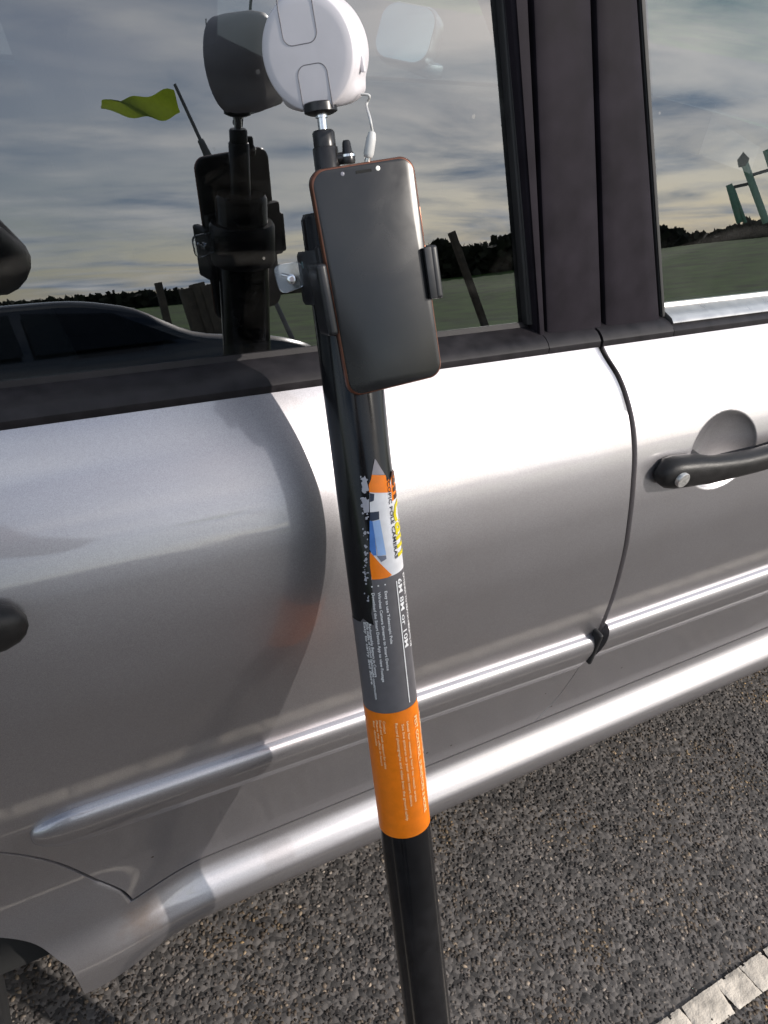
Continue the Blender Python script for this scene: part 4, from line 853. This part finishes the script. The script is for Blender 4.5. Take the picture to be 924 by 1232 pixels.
for P4 in (((-1.75, .90), (-1.55, 1.18), (-.75, 1.27), (-.70, .92)), ((-.62, .92), (-.66, 1.27), (.02, 1.22), (.55, .94))):
    bm = bmesh.new(); f4 = [bm.verts.new((p[0] + 1.35, -5.535 - .16 * max(0, (p[1] - .85) / .5), .3 + (p[1] - .3) * .92)) for p in P4]; bm.faces.new(f4); bmesh.ops.solidify(bm, geom=bm.faces[:], thickness=.012); fixn(bm); obj('side_window', bm, DG, dc, 0)
for X in (-.25, 2.45):
    for Y in (-5.62, -7.18):
        bm = bmesh.new(); lathe(bm, (X, Y - .09, .31), (0, 1, 0), [(0, 0), (0, .27), (.03, .31), (.15, .31), (.18, .27), (.18, 0)], 32); fixn(bm); wv = obj('wheel', bm, TYRE, dc, 40)
        bm = bmesh.new(); lathe(bm, (X, Y - .095, .31), (0, 1, 0), [(0, 0), (0, .2), (.19, .2), (.19, 0)], 24); fixn(bm); obj('hubcap', bm, CHROME, wv, 40)

# far-side door mirror, seen through both windows
mv = ray(488, 40); mc = Vector(O_ + mv * (2.20 / mv[1])); mr_ = Vector((-.75, -.10, .50)).normalized(); mn = (mr_ - Vector(mv)).normalized()
mu = Vector((0, 0, 1)); mu = (mu - mn * mu.dot(mn)).normalized(); ms = mu.cross(mn)
bm = bmesh.new(); rq = rounded_rect(.168, .146, .045, 8); loft(bm, [[mc + ms * p[0] * k + mu * p[1] * k - mn * z for p in rq] for k, z in ((.98, -.004), (1.06, .01), (1.06, .05), (.8, .09), (.3, .11))]); box(bm, mc - mn * .05 + Vector((.02, -.06, -.06)), (.05, .12, .04), bev=.01); fixn(bm); dm_ = obj('door_mirror', bm, PAINT, car, 50)
bm = bmesh.new(); loft(bm, [[mc + ms * p[0] * .95 + mu * p[1] * .95 + mn * z for p in rq] for z in (.004, .0055)]); fixn(bm); obj('mirror_glass', bm, mat('mirror_glass', (.80, .93, .90), .02, 1.0), dm_, 30)

# added shadow caster: unseen leaning sheet, shaped to shade the rear door
def shadow_on_door(p): return p - SUNV * ((p.y - .485) / SUNV.y)
def pole_at(z): return PBOT + PD * ((z - PBOT.z) / PD.z)
q1, q0_ = shadow_on_door(pole_at(1.18)), shadow_on_door(pole_at(.58)); dq = (q1 - q0_) / (q1.z - q0_.z); T_ = SUNV * (3.7 / math.cos(R_(SUN_EL)))
def bpt(z, dx): return q0_ + dq * (z - q0_.z) + Vector((dx, 0, 0)) + T_
zb0, zb1 = .36, 1.10; BLK = [bpt(zb0, -1.02), bpt(zb0, -.03), bpt(zb0 + .05, 0), bpt(zb1 - .06, 0), bpt(zb1, -.04), bpt(zb1, -1.02)]
bfoot = bpt(zb0, -1.02) + (bpt(zb0, -1.02) - bpt(zb1, -1.02)) * (bpt(zb0, -1.02).z / (zb1 - zb0))
blocker = thing('shadow_blocker', bfoot, 'dark grey sheet on a leaning pole, added out of view to cast shadow', 'blocker')
_th = Vector((SUNV.x, SUNV.y, 0)).normalized() * .004
bm = bmesh.new(); loft(bm, [[p - _th for p in BLK], [p + _th for p in BLK]]); fixn(bm); obj('blocker_sheet', bm, vary(mat('grey_blocker_sheet', (.10, .11, .12), .8), 5, .2, .05), blocker, 30)
bm = bmesh.new(); tube(bm, [bfoot, bpt(zb1 + .05, -1.035)], .0065, 8); fixn(bm); obj('blocker_pole', bm, RUBBER, blocker, 60)

# ---------------------------------------------------------------- the photographer
def person(name, joints, edges, root, label, regions, hair=None):
    me = bpy.data.meshes.new(name); ks = list(joints); me.from_pydata([joints[k][0] for k in ks], [(ks.index(a), ks.index(b)) for a, b in edges], []); o = bpy.data.objects.new(name, me); COL.objects.link(o)
    sk = o.modifiers.new('skin', 'SKIN'); sd = me.skin_vertices[0].data
    for i, k in enumerate(ks): r = joints[k][1]; sd[i].radius = r if isinstance(r, tuple) else (r, r); sd[i].use_root = (k == root)
    ss = o.modifiers.new('sub', 'SUBSURF'); ss.levels = 2; ss.render_levels = 2
    bpy.context.view_layer.update(); m2 = bpy.data.meshes.new_from_object(o.evaluated_get(bpy.context.evaluated_depsgraph_get())); bpy.data.objects.remove(o)
    mats, fn = regions
    for m in mats: m2.materials.append(m)
    for p in m2.polygons: p.material_index = fn(p.center); p.use_smooth = True
    return m2
JK = vary(mat('black_quilted_jacket', (.012, .012, .014), .45), 30, .3, .1); JN = vary(mat('dark_jeans', (.025, .03, .05), .8), 60, .3, .05); SKIN = mat('skin', (.50, .30, .22), .5); SHOE = mat('dark_shoe', (.02, .02, .02), .5)
ox, oy = -.24, -.50
J = {'pel': ((ox, oy, .98), (.165, .12)), 'wst': ((ox, oy, 1.10), (.16, .12)), 'chs': ((ox, oy + .01, 1.30), (.18, .13)), 'nkb': ((ox, oy, 1.47), (.09, .08)), 'nek': ((ox, oy + .02, 1.53), .055), 'hd0': ((ox, oy + .04, 1.60), (.070, .085)), 'hd1': ((ox, oy + .03, 1.71), (.078, .095)), 'hd2': ((ox, oy + .02, 1.79), (.05, .06)),
     'rs': ((ox + .19, oy + .02, 1.41), .080), 're': ((.160, -.33, 1.12), .062), 'rw': ((.045, -.13, 1.235), .036), 'rp': ((.035, -.075, 1.262), (.040, .022)),
     'ls': ((ox - .19, oy + .02, 1.41), .080), 'le': ((-.40, -.30, 1.12), .060), 'lw': ((-.10, -.13, 1.235), .036), 'lp': ((-.085, -.085, 1.262), (.040, .022)),
     'rh': ((ox + .10, oy, .90), .10), 'rk': ((ox + .11, oy + .03, .50), .068), 'ra': ((ox + .11, oy - .01, .10), .045), 'rt': ((ox + .12, oy + .15, .04), (.042, .035)),
     'lh': ((ox - .10, oy, .90), .10), 'lk': ((ox - .11, oy + .03, .50), .068), 'la': ((ox - .11, oy - .01, .10), .045), 'lt': ((ox - .12, oy + .15, .04), (.042, .035))}
E_ = [('pel', 'wst'), ('wst', 'chs'), ('chs', 'nkb'), ('nkb', 'nek'), ('nek', 'hd0'), ('hd0', 'hd1'), ('hd1', 'hd2'), ('chs', 'rs'), ('rs', 're'), ('re', 'rw'), ('rw', 'rp'), ('chs', 'ls'), ('ls', 'le'), ('le', 'lw'), ('lw', 'lp'), ('pel', 'rh'), ('rh', 'rk'), ('rk', 'ra'), ('ra', 'rt'), ('pel', 'lh'), ('lh', 'lk'), ('lk', 'la'), ('la', 'lt')]
for sd_, wx, px_ in (('r', .045, .035), ('l', -.10, -.085)):
    sg = 1 if sd_ == 'r' else -1
    for k, (dx, dz, l_) in enumerate(((.018, .026, .9), (.006, .030, 1.0), (-.006, .028, .95), (-.018, .020, .75))):
        a = (px_ + dx * .9, -.068, 1.268 + .016); J[f'{sd_}f{k}a'] = (a, .0085); b = (px_ + dx - sg * .012, -.052, 1.292 + dz * .4 * l_); J[f'{sd_}f{k}b'] = (b, .0078); c = (px_ + dx - sg * .026, -.060, 1.300 + dz * .6 * l_); J[f'{sd_}f{k}c'] = (c, .0068)
        E_ += [(sd_ + 'p', f'{sd_}f{k}a'), (f'{sd_}f{k}a', f'{sd_}f{k}b'), (f'{sd_}f{k}b', f'{sd_}f{k}c')]
    J[sd_ + 't0'] = ((px_ - sg * .022, -.095, 1.272), .010); J[sd_ + 't1'] = ((px_ - sg * .032, -.085, 1.295), .0085); E_ += [(sd_ + 'p', sd_ + 't0'), (sd_ + 't0', sd_ + 't1')]
def region(c):
    if c.y > -.12: return 2
    if c.z > 1.50 and abs(c.x - ox) < .12: return 2
    if c.z > .93 or (c.z > .86 and abs(c.x - ox) < .3): return 0
    return 3 if c.z < .12 else 1
pm = person('person', J, E_, 'pel', '', ([JK, JN, SKIN, SHOE], region))
man = link('person', pm); tag(man, 'person in black jacket and jeans taking the photograph with raised hands', 'person')
HAIR = vary(mat('short_brown_hair', (.05, .03, .02), .7), 80, .4, .1)
bm = bmesh.new(); bmesh.ops.create_uvsphere(bm, u_segments=24, v_segments=16, radius=1.0, matrix=Matrix.Translation((ox, oy + .015, 1.735)) @ Matrix.Diagonal((.088, .105, .088, 1)))
bmesh.ops.delete(bm, geom=[v for v in bm.verts if v.co.y > oy + .055 and v.co.z < 1.765 or v.co.z < 1.66], context='VERTS'); obj('hair', bm, HAIR, man, 180)
for sx_ in (-.03, .03):
    bm = bmesh.new(); bmesh.ops.create_uvsphere(bm, u_segments=12, v_segments=8, radius=.011, matrix=Matrix.Translation((ox + sx_, oy + .118, 1.695))); obj('eye', bm, mat('eye', (.6, .6, .6), .2), man, 180)
bm = bmesh.new(); tube(bm, [(ox, oy + .115, 1.70), (ox, oy + .138, 1.665), (ox, oy + .118, 1.655)], [.008, .013, .008], 10); fixn(bm); obj('nose', bm, SKIN, man, 180)
